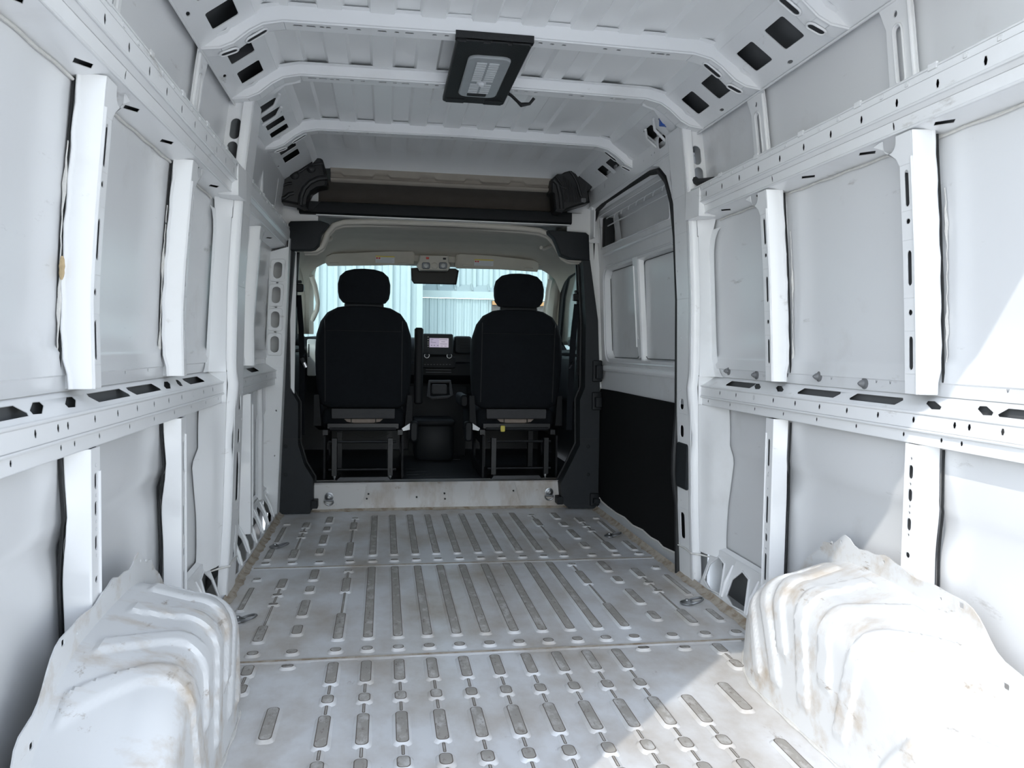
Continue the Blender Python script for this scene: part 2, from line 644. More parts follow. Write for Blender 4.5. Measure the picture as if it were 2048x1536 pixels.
def upper_post(s, y, wall, z0=.866, z1=1.49, sl=None, flare=.10, name='upper_post'):
    """hat-section post between belt rail and upper rail"""
    root_verts = MB()
    TB = [(.86, .930), (1.0, .923), (1.2, .911), (1.41, .893), (1.5, .884)]
    wx = lambda z: table(TB, z) + (.013 if s < 0 else 0) * min(1, max(0, (z - .86) / .2))
    y0, y1 = y - .024, y + .026
    sl = sl or [(1.32, 1.407), (1.279, 1.291), (1.13, 1.215), (1.058, 1.072), (.925, 1.007)]
    brk = [z0, .915, 1.02, 1.10, 1.24, 1.30, 1.42]
    lo_w = lambda z: y1 if z > .95 else y1 - .004
    # straight web in bands
    bands = [(z0, .915), (.915, 1.02), (1.02, 1.10), (1.10, 1.24), (1.24, 1.31), (1.31, 1.42)]
    for a, b_ in bands:
        hs = []
        for h0, h1 in sl:
            if h0 > a and h1 < b_:
                hs.append(oval(y + .003, (h0 + h1) / 2, .016, h1 - h0, 3))
        root_verts.plate([(y0, a), (y1, a), (y1, b_), (y0, b_)], hs, lambda u, v, w: (s * (wx(v) + w), u, v), .003)
    # flared head with U notch
    fl_ = [(y0, 1.42), (y1, 1.42), (y1 + .012, 1.44), (y1 + flare * .55, 1.47), (y1 + flare, 1.490), (y1 + flare * .72, 1.495)]
    nc = y1 + flare * .36
    fl_ += [(nc + .026, 1.495)] + [(nc + .026 * math.cos(a_), 1.484 + .026 * math.sin(a_)) for a_ in [-math.pi * k / 8 for k in range(0, 9)]] + [(nc - .026, 1.495), (y0 + .004, 1.496)]
    root_verts.plate(fl_, [], lambda u, v, w: (s * (wx(v) + w), u, v), .003)
    # rear side face, edge waving a little off the skin
    zs = frange(z0, 1.496, 22)
    lo = []
    for i, z in enumerate(zs):
        depth = min(xo(z) - .012, wx(z) + .044)
        dd = depth + (.0015 * math.sin(i * 1.9))
        if z < .92:
            dd -= .010
        lo.append([(s * wx(z), y0, z), (s * (wx(z) + .004), y0 - .003, z), (s * dd, y0 - .010, z), (s * (dd + .004), y0 - .016, z), (s * (dd + .007), y0 - .016, z), (s * dd, y0 - .006, z), (s * (wx(z) + .006), y0 + .003, z)])
    root_verts.loft(lo, cap=True)
    lo = []
    for z in zs:
        e = min(xo(z) - .012, wx(z) + .044)
        lo.append([(s * (e - .004), y0 + .004, z), (s * (xo(z) + .002), y0 + .012, z), (s * (xo(z) + .002), y0 + .014, z), (s * (e - .006), y0 + .006, z)])
    root_verts.loft(lo)  # hidden strip added to keep light out of the post cavity
    # front side
    lo = [[(s * wx(z), y1, z), (s * (xo(z) - .012), y1 + .006, z), (s * (xo(z) - .012), y1 + .003, z), (s * (wx(z) + .003), y1 - .003, z)] for z in zs if z < 1.43]
    root_verts.loft(lo)
    root_verts.mat(1).grid(lambda z, t: (s * (xo(z) - .003), lerp(y0 + .014, y1 + .002, t), z), zs, [0, 1])  # dark lining added so the slots look unlit
    root_verts.grid(lambda z, t: (s * lerp(wx(z) + .006, xo(z) - .004, t), y1 - .004 + .008 * t, z), [z for z in zs if z < 1.43], [0, 1])
    root_verts.grid(lambda z, t: (s * lerp(wx(z) + .008, min(xo(z) - .012, wx(z) + .044) - .004, t), y0 + .006 - .006 * t, z), zs, [0, 1])
    root_verts.mat(0)
    # raised bead beside the slots
    root_verts.tube([(s * (wx(z) - .001), y0 + .004, z) for z in zs if z < 1.44], .0035, 6)
    post = root_verts.build(name, ['white_paint', 'primer_shade'], wall)
    gs = MB()
    gs.tube([(s * min(xo(z) - .003, min(xo(z) - .012, wx(z) + .044) + .0125), y0 - .013 + .001 * math.sin(z * 31 + y), z) for z in frange(z0 + .03, 1.485, 30)], .0034, 6)
    gs.build('gap_shade', 'rubber', post)  # dark strip added as the shadow line between post and skin
    return post


def lower_post(s, y, wall, z0, z1, slots, dots, name='lower_post'):
    m_ = MB()
    y0, y1 = y - .022, y + .028
    x = .932
    hs = [oval(y + .004, (a + b_) / 2, .016, b_ - a, 3) for a, b_ in slots] + [ellipse(y + .004, d, .007, .008, 6) for d in dots]
    m_.plate([(y0, z0), (y1, z0), (y1, z1), (y0, z1)], hs, lambda u, v, w: (s * (x + w), u, v), .003)
    zs = frange(z0, z1, 26)
    lo = []
    for z in zs:
        bulge = .020 * math.exp(-((z - .60) / .07) ** 2) - .014 * math.exp(-((z - .47) / .07) ** 2)
        d = min(xo(z) - .010, .980) - bulge * .6
        lo.append([(s * x, y0, z), (s * (x + .004), y0 - .003, z), (s * d, y0 - .014 - bulge, z), (s * d, y0 - .010 - bulge, z), (s * (x + .006), y0 + .003, z)])
    m_.loft(lo)
    m_.loft([[(s * x, y1, z), (s * (xo(z) - .012), y1 + .006, z), (s * (xo(z) - .012), y1 + .003, z), (s * (x + .003), y1 - .003, z)] for z in zs])
    m_.tube([(s * (x - .001), y1 - .006, z) for z in frange(z0 + .03, z1 - .05, 6)], .003, 6)
    m_.mat(1).grid(lambda z, t: (s * (xo(z) - .003), lerp(y0 + .018, y1 + .004, t), z), zs, [0, 1])
    m_.grid(lambda z, t: (s * lerp(x + .006, xo(z) - .004, t), y1 - .004 + .008 * t, z), zs, [0, 1])
    m_.mat(0)
    post = m_.build(name, ['white_paint', 'primer_shade'], wall)
    gs = MB()
    pp = []
    for z in frange(z0 + .02, z1 - .01, 30):
        bulge = .020 * math.exp(-((z - .60) / .07) ** 2) - .014 * math.exp(-((z - .47) / .07) ** 2)
        pp.append((s * min(xo(z) - .002, min(xo(z) - .010, .980) - bulge * .6 + .0065), y0 - .017 - bulge, z))
    gs.tube(pp, .0034, 6)
    gs.build('gap_shade', 'rubber', post)  # dark strip painting the gap shadow beside the lower post
    return post


def belt_rail(s, y0, y1, wall, slots, row1, row2):
    m_ = MB()
    a, b_, c, d, e, g = (.992, .862), (.932, .822), (.930, .783), (.938, .775), (.937, .745), (.975, .741)
    L = math.hypot(a[0] - b_[0], a[1] - b_[1])
    hs = []
    for ya, yb, big in slots:
        if big:
            w_, h_ = yb - ya, .030
            cx = (ya + yb) / 2
            k = .10 * h_
            hs.append([(cx - w_ / 2 + .008, L * .28), (cx + w_ / 2 - .012, L * .28), (cx + w_ / 2, L * .40), (cx + w_ / 2 - .006, L * .72), (cx - w_ / 2 + .012, L * .72), (cx - w_ / 2, L * .58)])
        else:
            w_ = yb - ya
            cx = (ya + yb) / 2
            hs.append([(cx - w_ * .50, L * .30), (cx - w_ * .15, L * .27), (cx + w_ * .42, L * .55), (cx + w_ * .50, L * .70), (cx + w_ * .20, L * .72), (cx - w_ * .40, L * .45)])
    seg_plate(m_, s, b_, a, y0, y1, hs)
    seg_plate(m_, s, c, b_, y0, y1, [ellipse(y, .021, .010, .016, 6) for y in row1 if y0 + .03 < y < y1 - .03])
    seg_plate(m_, s, d, c, y0, y1, [])
    seg_plate(m_, s, e, d, y0, y1, [ellipse(y, .019, .008, .012, 6) for y in row2 if y0 + .03 < y < y1 - .03])
    seg_plate(m_, s, e, g, y0, y1, [])
    m_.tube([(s * .932, y, .822) for y in (y0, y1)], .004, 8)
    m_.tube([(s * .9315, y, .779) for y in (y0, y1)], .004, 6)
    for yy in (y0, y1):
        m_.add([(s * q[0], yy, q[1]) for q in (a, b_, c, d, e, g, (.992, .741))], [tuple(range(7))])
    m_.mat(1).add([(s * .986, y0, .746), (s * .986, y1, .746), (s * .986, y1, .856), (s * .986, y0, .856)], [(0, 1, 2, 3)])
    m_.add([(s * .940, y0, .747), (s * .940, y1, .747), (s * .986, y1, .747), (s * .986, y0, .747)], [(0, 1, 2, 3)]).mat(0)
    return m_.build('belt_rail', ['white_paint', 'primer_shade'], wall)


def upper_rail(s, y0, y1, wall, holes=True, name='upper_rail'):
    m_ = MB()
    pr = [(.964, 1.487), (.886, 1.503), (.881, 1.533), (.866, 1.545), (.864, 1.588), (.868, 1.610), (.942, 1.617)]
    H = RAIL_HOLES
    inr = lambda y: y0 + .04 < y < y1 - .04
    hs = {0: [diamond(y, .045, .062, .030) for y in (1.057, 1.350, 1.645, 1.937, 2.232, 2.53, 2.815, 3.40, 3.75, 4.1) if inr(y)] if holes else [],
          1: [ellipse(y, .018, .007, .020, 6) for y in (1.165, 1.777, 2.388, 3.6, 4.0) if inr(y)] if holes else [],
          3: [ellipse(y, .021, .011, .021, 6) for y in H if inr(y)] if holes else []}
    for i in range(len(pr) - 1):
        seg_plate(m_, s, pr[i], pr[i + 1], y0, y1, hs.get(i, []))
    for q in (pr[1], pr[3], pr[5]):
        m_.tube([(s * q[0], y0, q[1]), (s * q[0], y1, q[1])], .0035, 6)
    for yy in (y0, y1):
        m_.add([(s * q[0], yy, q[1]) for q in pr], [tuple(range(len(pr)))])
    # small pressed tabs along the top lip
    k = 0
    y = y0 + .06
    while y < y1 - .05:
        if k % 3 == 0:
            m_.box(s * .8640, s * .8700, y, y + .028, 1.603, 1.618)
        else:
            m_.box(s * .8635, s * .8680, y, y + .010, 1.592, 1.602)
        y += .0945
        k += 1
    m_.mat(1).add([(s * .938, y0, 1.497), (s * .938, y1, 1.497), (s * .934, y1, 1.612), (s * .934, y0, 1.612)], [(0, 1, 2, 3)])
    m_.add([(s * .90, y0, 1.515), (s * .90, y1, 1.515), (s * .95, y1, 1.505), (s * .95, y0, 1.505)], [(0, 1, 2, 3)]).mat(0)
    return m_.build(name, ['white_paint', 'primer_shade'], wall)


def side_wall(s):
    y1 = 3.14 if s > 0 else 4.72
    sk = MB()
    zs = [-.16, 0, .12, .17, .19, .22, .35, .46, .54, .57, .60, .70, .80, .86, .885, .895, .93, .94, .955, 1.05, 1.2, 1.32, 1.45, 1.52, 1.6, 1.72, 1.85, 1.95, 2.02]

    def fx(u, z):
        d = 0
        if .885 < z < .945:
            d = -.010
        return (s * (xo(z) + d), u, z)
    sk.grid(fx, frange(Y_REAR, y1, 12), zs)
    wall = sk.build('wall_right' if s > 0 else 'wall_left', 'skin_paint', recalc=False)
    tag(wall, 'bare white sheet metal van wall with posts and rails, ' + ('right, behind the sliding door' if s > 0 else 'left side, no door in it'), 'wall', kind='structure')
    if s > 0:
        slots = [(2.63, 2.848, 1), (2.565, 2.64, 0), (2.405, 2.482, 0), (2.098, 2.318, 1), (1.818, 2.035, 1), (1.66, 1.735, 0), (1.50, 1.565, 0), (1.27, 1.49, 1), (1.05, 1.22, 1)]
    else:
        slots = [(1.27, 1.475, 1), (1.485, 1.572, 0), (1.64, 1.725, 0), (1.795, 2.025, 1), (2.055, 2.29, 1), (2.335, 2.44, 0), (2.485, 2.555, 0), (2.60, 2.82, 1), (1.05, 1.22, 1)]
    belt_rail(s, Y_REAR, 3.035, wall, slots, [1.447 + .1402 * i for i in range(-3, 11)] + [1.542, 2.566], [1.571 + .2 * i for i in range(-2, 8)] + [1.636])
    upper_rail(s, Y_REAR, 3.035, wall)
    upper_post(s, 2.455, wall)
    upper_post(s, 1.735, wall)
    lower_post(s, 2.447, wall, .10, .742, [(.58, .673), (.387, .48), (.325, .352), (.192, .285)], [.558, .548, .505, .365, .30])
    lower_post(s, 1.727, wall, .33, .744, [(.658, .692), (.602, .633), (.53, .561), (.462, .476)], [.708, .645, .590, .574, .519])
    upper_post(s, 1.02, wall)
    # wall fillets: sealer beads down the post edges
    for y in (2.43, 1.71):
        bd = MB()
        pts = []
        for i, z in enumerate(frange(.93, 1.36, 26)):
            pts.append((s * (xo(z) - .006), y - .016 + .002 * math.sin(i * 2.1), z))
        bd.tube(pts, [.0014 + .003 * max(0, math.sin(i * .45 + y * 3)) ** 2 for i in range(26)], 6)
        bd.build('sealer_bead', 'sealer_white', wall)
        if s < 0 and y < 2:
            bd = MB()
            bd.tube([(s * (xo(z) - .010), y - .018, z) for z in frange(1.085, 1.132, 8)], [.002, .0045, .0055, .005, .006, .005, .0045, .002], 6)
            bd.build('sealer_patch', 'sealer_tan', wall)
    # sealer joint under the upper rail
    bd = MB()
    bd.tube([(s * (xo(1.482) - .004), y, 1.482 + .0015 * math.sin(y * 40)) for y in frange(1.0, 2.95, 60)], .0035, 6)
    bd.build('sealer_bead', 'sealer_white', wall)
    # strip above the belt rail with studs and holes
    m_ = MB()
    hs = [ellipse(y, .028, .010, .016, 6) for y in ((1.20, 1.30, 1.50, 1.90, 1.96, 2.18) if s > 0 else (1.28, 1.40, 1.79, 1.87, 2.10, 2.29, 2.62))]
    seg_plate(m_, s, (.986, .862), (.986, .922), Y_REAR, 2.99, hs)
    seg_plate(m_, s, (.986, .922), (.996, .930), Y_REAR, 2.99, [])
    m_.build('belt_strip', 'skin_paint', wall)
    if s > 0:
        for px, py in ((1457, 742), (1513, 750), (1571, 748), (1638, 753), (1729, 767)):
            v_ = at(px, py, 2.0)
            d_ = (v_ - CAM) * ((.985 - CAM.x) / (v_.x - CAM.x))
            q = CAM + d_
            g = MB()
            g.lathe((.987, q.y, q.z), (-1, 0, 0), [(0, .016), (.003, .0165), (.004, .012), (.007, .009), (.009, .011), (.014, .009), (.022, .003)], 12)
            g.build('rubber_plug', 'plug_grey', wall)
    # ------------------------------------------------ pillar behind the sliding door line
    pl = MB()
    ya, yb = 3.04, 3.20
    cen = 3.115
    big = {0: [(cen, .05, .03)], 1: [], 2: []}
    hset = [(.74, .040, .045), (.626, .040, .050), (.225, .045, .11)] if s > 0 else [(.74, .04, .06), (.61, .04, .06), (.455, .055, .19), (.20, .035, .13)]
    tiny = [.80, .775, .69, .67, .33, .14, 1.02, 1.12, 1.20, 1.30, 1.38, 1.50]
    zb = [0, .30, .56 if s > 0 else .58, .70, 1.18, 1.45, 1.60, 1.87]
    if s < 0:
        zb = [0, .28, .35, .56, .69, 1.18, 1.45, 1.60, 1.87]
    for a, b_ in zip(zb, zb[1:]):
        hs = [rrect(cen + .02, z, w_, h_, .014, 3) for z, w_, h_ in hset if z - h_ / 2 > a + .002 and z + h_ / 2 < b_ - .002]
        hs += [rrect(cen + (.05 if i % 2 else .02) + .015, z, .007, .010, .001, 1) for i, z in enumerate(tiny) if a + .01 < z < b_ - .01]
        if s > 0 and 1.18 <= a < 1.6:
            pass
        pl.plate([(ya, a), (yb, a), (yb, b_), (ya, b_)], hs, lambda u, v, w: (s * (xi(v) + w), u, v), .003)
    # outboard closing sheet and rounded rear corner
    lo = []
    for z in frange(.0, 1.87, 40):
        off = .012 * math.exp(-((z - .60) / .05) ** 2) - .010 * math.exp(-((z - .80) / .05) ** 2)
        x = xi(z) + off
        lo.append([(s * x, ya + .022, z), (s * (x + .001), ya + .008, z), (s * (x + .006), ya - .002, z), (s * (x + .018), ya - .008, z), (s * (x + .035), ya - .009, z), (s * (x + .035), ya + .03, z), (s * (x + .01), ya + .03, z)])
    pl.loft(lo)
    # rear-facing face, upper bay
    zz = frange(.86, 1.502, 17)
    pl.grid(lambda z, t: (s * lerp(xi(z) + .03, xo(z) - .008, t), ya - .008 + .02 * t - .05 * max(0, (.93 - z) / .07) * t - .05 * max(0, (z - 1.40) / .06) * t, z), zz, frange(0, 1, 5))
    zz2 = frange(.735, .865, 5)
    pl.grid(lambda z, t: (s * lerp(xi(z) + .03, .992, t), ya - .008 - .004 * t, z), zz2, frange(0, 1, 3))
    # flange frame with rounded corners on the skin
    fr_ = [(3.10, .86), (2.93, .86), (2.96, .875), (2.995, .91), (3.01, .96), (3.015, 1.05), (3.015, 1.32), (3.01, 1.37), (2.995, 1.41), (2.965, 1.44), (2.93, 1.452), (3.10, 1.46)]
    for a, b_ in zip(fr_[1:-1], fr_[2:-1]):
        z0_, z1_ = a[1], b_[1]
        if z1_ <= z0_:
            continue
        pl.add([(s * (xo(z0_) - .009), a[0], z0_), (s * (xo(z1_) - .009), b_[0], z1_), (s * (xo(z1_) - .014), 3.10, z1_), (s * (xo(z0_) - .014), 3.10, z0_)], [(0, 1, 2, 3)])
    # lower bay: waving return flange
    lo = []
    for z in frange(.14, .745, 26):
        wv = .05 * math.exp(-((z - .33) / .16) ** 2)
        e = 2.90 + .03 * math.sin((z - .1) * 9) - wv * .5
        lo.append([(s * (xi(z) + .030), ya - .008, z), (s * lerp(xi(z) + .03, .955, .6), lerp(ya, e, .35), z), (s * (.962 + .012 * math.sin(z * 9)), lerp(ya, e, .75), z), (s * (xo(z) - .010), e, z), (s * (xo(z) - .006), e - .012, z)])
    pl.loft(lo, closed=False)
    # top piece with two oval windows
    zt = [1.60, 1.87]
    def ft(u, v, w):
        return (s * (xi(v) + .012 + u), ya + .004 + w, v)
    pl.plate([(0, 1.605), (.086, 1.605), (.090, 1.80), (.080, 1.845), (.055, 1.875), (0, 1.885)], [oval(.042, 1.752, .036, .075, 5), oval(.045, 1.668, .036, .075, 5)], ft, .004)
    # rail-end cover
    pl.loft([[(s * .852, 3.05, z0_), (s * .860, 2.93, z0_), (s * .93, 2.93, z0_), (s * .94, 3.05, z0_)] for z0_ in (1.49, 1.545, 1.60)])
    pil = pl.build('door_pillar' if s > 0 else 'side_pillar', 'white_paint', wall, angle=62)
    # sealer fold low on the pillar
    bd = MB()
    bd.tube([(s * (xi(.13) - .003), 3.19, .128), (s * (xi(.13) - .004), 3.10, .134), (s * (xi(.13) - .004), 3.04, .130), (s * .945, 3.01, .130), (s * .985, 2.97, .125)], [.003, .005, .004, .004, .002], 6)
    bd.build('sealer_bead', 'sealer_white', wall)
    if s > 0:
        c_ = MB()
        c_.rbox(xi(.48) - .008, xi(.48) + .01, 3.065, 3.185, .385, .577, .012, axis=0)
        c_.build('latch_cover', 'pillar_plastic', wall)
    # ------------------------------------------------ wall above the upper rail
    for y in (2.54, 1.80):
        up = MB()
        f_ = lambda u, v, w: (s * (lerp(.925, .893, (v - 1.61) / .24) + w), u, v)
        up.plate([(y - .055, 1.612), (y + .055, 1.612), (y + .05, 1.78), (y + .075, 1.845), (y - .05, 1.845), (y - .055, 1.80)], [oval(y + .005, 1.706, .024, .135, 4), ellipse(y + .01, 1.806, .016, .016, 8)], f_, .004)
        up.tube([f_(y - .047, z, -.003) for z in (1.612, 1.70, 1.80, 1.825)], .006, 8)
        up.tube([f_(q[0], q[1], -.002) for q in oval(y + .005, 1.706, .034, .146, 5)] + [f_(*oval(y + .005, 1.706, .034, .146, 5)[0], -.002)], .003, 6)
        up.build('cant_post', 'white_paint', wall)
    # fluted sill with openings
    sill = MB()
    span = [(2.36, 2.985)] if s > 0 else [(2.36, 2.985), (3.215, 4.56)]
    for a, b_ in span:
        ncell = max(2, round((b_ - a) / .205))
        cw = (b_ - a) / ncell
        for i in range(ncell):
            u0 = a + cw * i
            hole = [(u0 + cw * .10, .030), (u0 + cw * .55, .022), (u0 + cw * .88, .040), (u0 + cw * .90, .10), (u0 + cw * .70, .145), (u0 + cw * .40, .132)]
            def fs(u, v, w, u0=u0):
                t = (u - u0) / cw
                return (s * (.922 + v * .36 + w + .010 * math.sin(math.pi * t) * (v / .17)), u, .004 + v * .98)
            cols = frange(u0, u0 + cw, 2)
            sill.plate([(u0, 0), (u0 + cw, 0), (u0 + cw, .172), (u0, .172)], [hole], fs, .004)
            sill.tube([fs(q[0], q[1], -.002) for q in hole + hole[:1]], .004, 6)
            # flute between the openings
            sill.tube([(s * (.930), u0 + cw * .02, .03), (s * .945, u0 + cw * .03, .085), (s * .975, u0 + cw * .04, .15)], [.004, .008, .003], 8)
        sill.add([(s * .982, a, .168), (s * .982, b_, .168), (s * 1.0, b_, .185), (s * 1.0, a, .185)], [(0, 1, 2, 3)])
    for a, b_ in span:
        sill.mat(1).add([(s * 1.036, a, -.02), (s * 1.036, b_, -.02), (s * 1.015, b_, .165), (s * 1.015, a, .165)], [(0, 1, 2, 3)]).mat(0)
    sill.build('sill_panel', ['white_paint', 'primer_shade'], wall)
    if s < 0:
        # front bay of the left wall
        belt_rail(s, 3.215, 4.50, wall, [(3.34, 3.50, 1), (3.76, 4.0, 1)], [3.3 + .2 * i for i in range(6)], [3.35 + .2 * i for i in range(6)])
        upper_rail(s, 3.215, 4.50, wall)
        upper_post(s, 3.72, wall, flare=.08)
        lower_post(s, 3.66, wall, .11, .742, [], [])
        # ribbed pressing between post and front pillar
        g = MB()
        g.tube([(s * .982, 4.20 + .02 * math.exp(-((z - .55) / .06) ** 2), z) for z in frange(.16, .74, 20)], .022, 8)
        g.build('pressing', 'skin_paint', wall)
        # front pillar with four oval windows
        fp = MB()
        zc = [1.37, 1.235, 1.10, .965]
        hs = [oval(.5 * .094 + .002, z, .046, .090, 5) for z in zc] + [rrect(.047, z, .012, .010, .001, 1) for z in (1.303, 1.168, 1.033)] + [ellipse(.072, z + .006, .005, .005, 6) for z in (1.303, 1.033)]
        fp.plate([(0, .84), (.098, .84), (.098, 1.47), (0, 1.50)], hs, lambda u, v, w: (s * (xi(v) + .005 + u), 4.46 + .15 * u + w, v), .004)
        for z in zc:
            lpq = rrect(.049, z, .078, .122, .014, 3)
            fp.tube([(s * (xi(v) + .005 + u), 4.458 + .15 * u, v) for u, v in lpq + lpq[:1]], .0025, 6)
        fp.plate([(4.46, 0), (4.60, 0), (4.60, 1.55), (4.46, 1.55)], [], lambda u, v, w: (s * (xi(v) + w + .004), u, v), .004)
        fp.plate([(0, .0), (.09, .12), (.098, .84), (0, .84)], [ellipse(.03, .60, .006, .010, 6), ellipse(.03, .35, .006, .010, 6)], lambda u, v, w: (s * (xi(v) + .005 + u), 4.46 + .15 * u + w, v), .004)
        fp.build('front_pillar', 'white_paint', wall)
        # small inner box between pillar top and roof
        tp = MB()
        tp.plate([(3.215, 1.615), (4.50, 1.615), (4.50, 1.86), (3.215, 1.86)], [oval(3.5, 1.74, .03, .13, 4), oval(4.2, 1.74, .03, .15, 4)], lambda u, v, w: (s * (lerp(.915, .880, (v - 1.615) / .25) + w), u, v), .004)
        tp.tube([(s * .905, 3.74, z) for z in (1.62, 1.75, 1.84)], .010, 8)
        tp.build('cant_sheet', 'skin_paint', wall)
    else:
        # header rail over the sliding door
        hd = MB()
        hs = [ellipse(y, .060, .010, .030, 6) for y in (3.33, 3.75, 4.2)] + [ellipse(y, .045, .006, .008, 6) for y in (3.40, 3.44, 3.55, 3.85, 4.28, 4.32)]
        seg_plate(hd, s, (.842, 1.800), (.832, 1.905), 3.20, 4.52, [rrect(3.30, .070, .085, .050, .015, 3)] + hs[1:])
        seg_plate(hd, s, (.842, 1.800), (.90, 1.775), 3.20, 4.60, [diamond(y, .03, .06, .018) for y in (3.5, 3.9, 4.3)])
        seg_plate(hd, s, (.832, 1.905), (.855, 1.925), 3.20, 4.52, [])
        hd.tube([(.841, 3.2, 1.80), (.841, 4.52, 1.80)], .004, 6)
        hd.box(.845, .93, 4.505, 4.52, 1.78, 1.915)
        hd.grid(lambda u, v: (lerp(.94, .86, (v - 1.78) / .26), u, v), [3.05, 4.75], [1.78, 1.9, 2.04])
        hd.grid(lambda u, v: (u, v, 1.79), [.88, 1.02], [3.15, 4.75])
        # corner gusset of the opening
        hd.plate([(3.20, 1.45), (3.20, 1.80), (3.46, 1.80), (3.36, 1.775), (3.285, 1.72), (3.245, 1.63)], [[(3.212, 1.56), (3.224, 1.56), (3.232, 1.63), (3.250, 1.70), (3.236, 1.735), (3.212, 1.69)]], lambda u, v, w: (s * (xi(v) + .012 + w), u, v), .004)
        for y in frange(3.35, 4.4, 9):
            hd.box(.838, .848, y, y + .03, 1.915, 1.93)
        hd.build('door_header', 'white_paint', wall)
        # cable seen through the lower pillar window
        cb = MB()
        cb.tube([(.868, 3.10, 1.70), (.878, 3.06, 1.665), (.890, 3.02, 1.64), (.900, 2.97, 1.632), (.905, 2.9, 1.622)], .015, 8)
        cb.build('cable_loom', 'rubber', wall)
        # black seal round the opening
        sl_ = MB()
        path = [(.918, 3.20, .0), (.908, 3.20, .30), (.895, 3.20, .38), (.885, 3.19, .44), (.885, 3.19, .52), (.893, 3.20, .62), (.898, 3.20, .70), (.890, 3.205, 1.18), (.876, 3.215, 1.45), (.868, 3.245, 1.60), (.862, 3.30, 1.70), (.862, 3.40, 1.765), (.868, 3.55, 1.79), (.872, 3.9, 1.795), (.875, 4.30, 1.795), (.880, 4.50, 1.78), (.888, 4.60, 1.73), (.895, 4.63, 1.64), (.90, 4.635, 1.4), (.915, 4.64, 1.0), (.92, 4.64, .5), (.93, 4.64, 0)]
        sl_.tube(path, .013, 8)
        sl_.build('door_seal', 'rubber', wall)
        ws = MB()
        ws.plate([(4.50, 1.62), (4.62, 1.62), (4.62, 1.80), (4.50, 1.83)], [], lambda u, v, w: (s * (.86 + w), u, v), .01)
        ws.build('corner_panel', 'white_paint', wall)
    return wall


wall_right = side_wall(1)
wall_left = side_wall(-1)

# ================================================================== CEILING
ROOF_Z = 1.985
BOWS = [1.02, 1.50, 2.03, 2.54, 3.02, 3.75]
cl = MB()
prof = [(-.735, 1.955), (-.71, ROOF_Z)]
x = -.64
while x < .60:
    prof += [(x, ROOF_Z), (x + .010, ROOF_Z + .013), (x + .078, ROOF_Z + .013), (x + .088, ROOF_Z)]
    x += .158
prof += [(.71, ROOF_Z), (.735, 1.955)]
cl.loft([[(a, y, b_) for a, b_ in prof] for y in (Y_REAR, 2.2, 3.0, 3.75)], closed=False)
# front bay: the corrugations fade out
ends = [(a, min(b_, ROOF_Z)) for a, b_ in prof]
cl.loft([[(a, y, b_) for a, b_ in pp] for y, pp in ((3.75, prof), (4.17, prof), (4.22, ends), (4.40, [(a, b_ - .012) for a, b_ in ends]), (4.47, [(a, b_ - .05) for a, b_ in ends]))], closed=False)
# outer roof skin closing the void
cl.grid(lambda u, v: (u, v, 2.035 if abs(u) < .5 else 2.02), [-.87, -.4, .4, .87], [Y_REAR - .03, 3.0, 4.75])
ceiling = cl.build('ceiling', 'roof_paint', recalc=False)
tag(ceiling, 'corrugated white metal van roof seen from below', 'ceiling', kind='structure')

BOW_PATH = [(-.90, 1.842), (-.838, 1.850), (-.80, 1.868), (-.752, 1.908), (-.715, 1.930), (-.655, 1.943), (0, 1.950), (.655, 1.943), (.715, 1.930), (.752, 1.908), (.80, 1.868), (.838, 1.850), (.90, 1.842)]


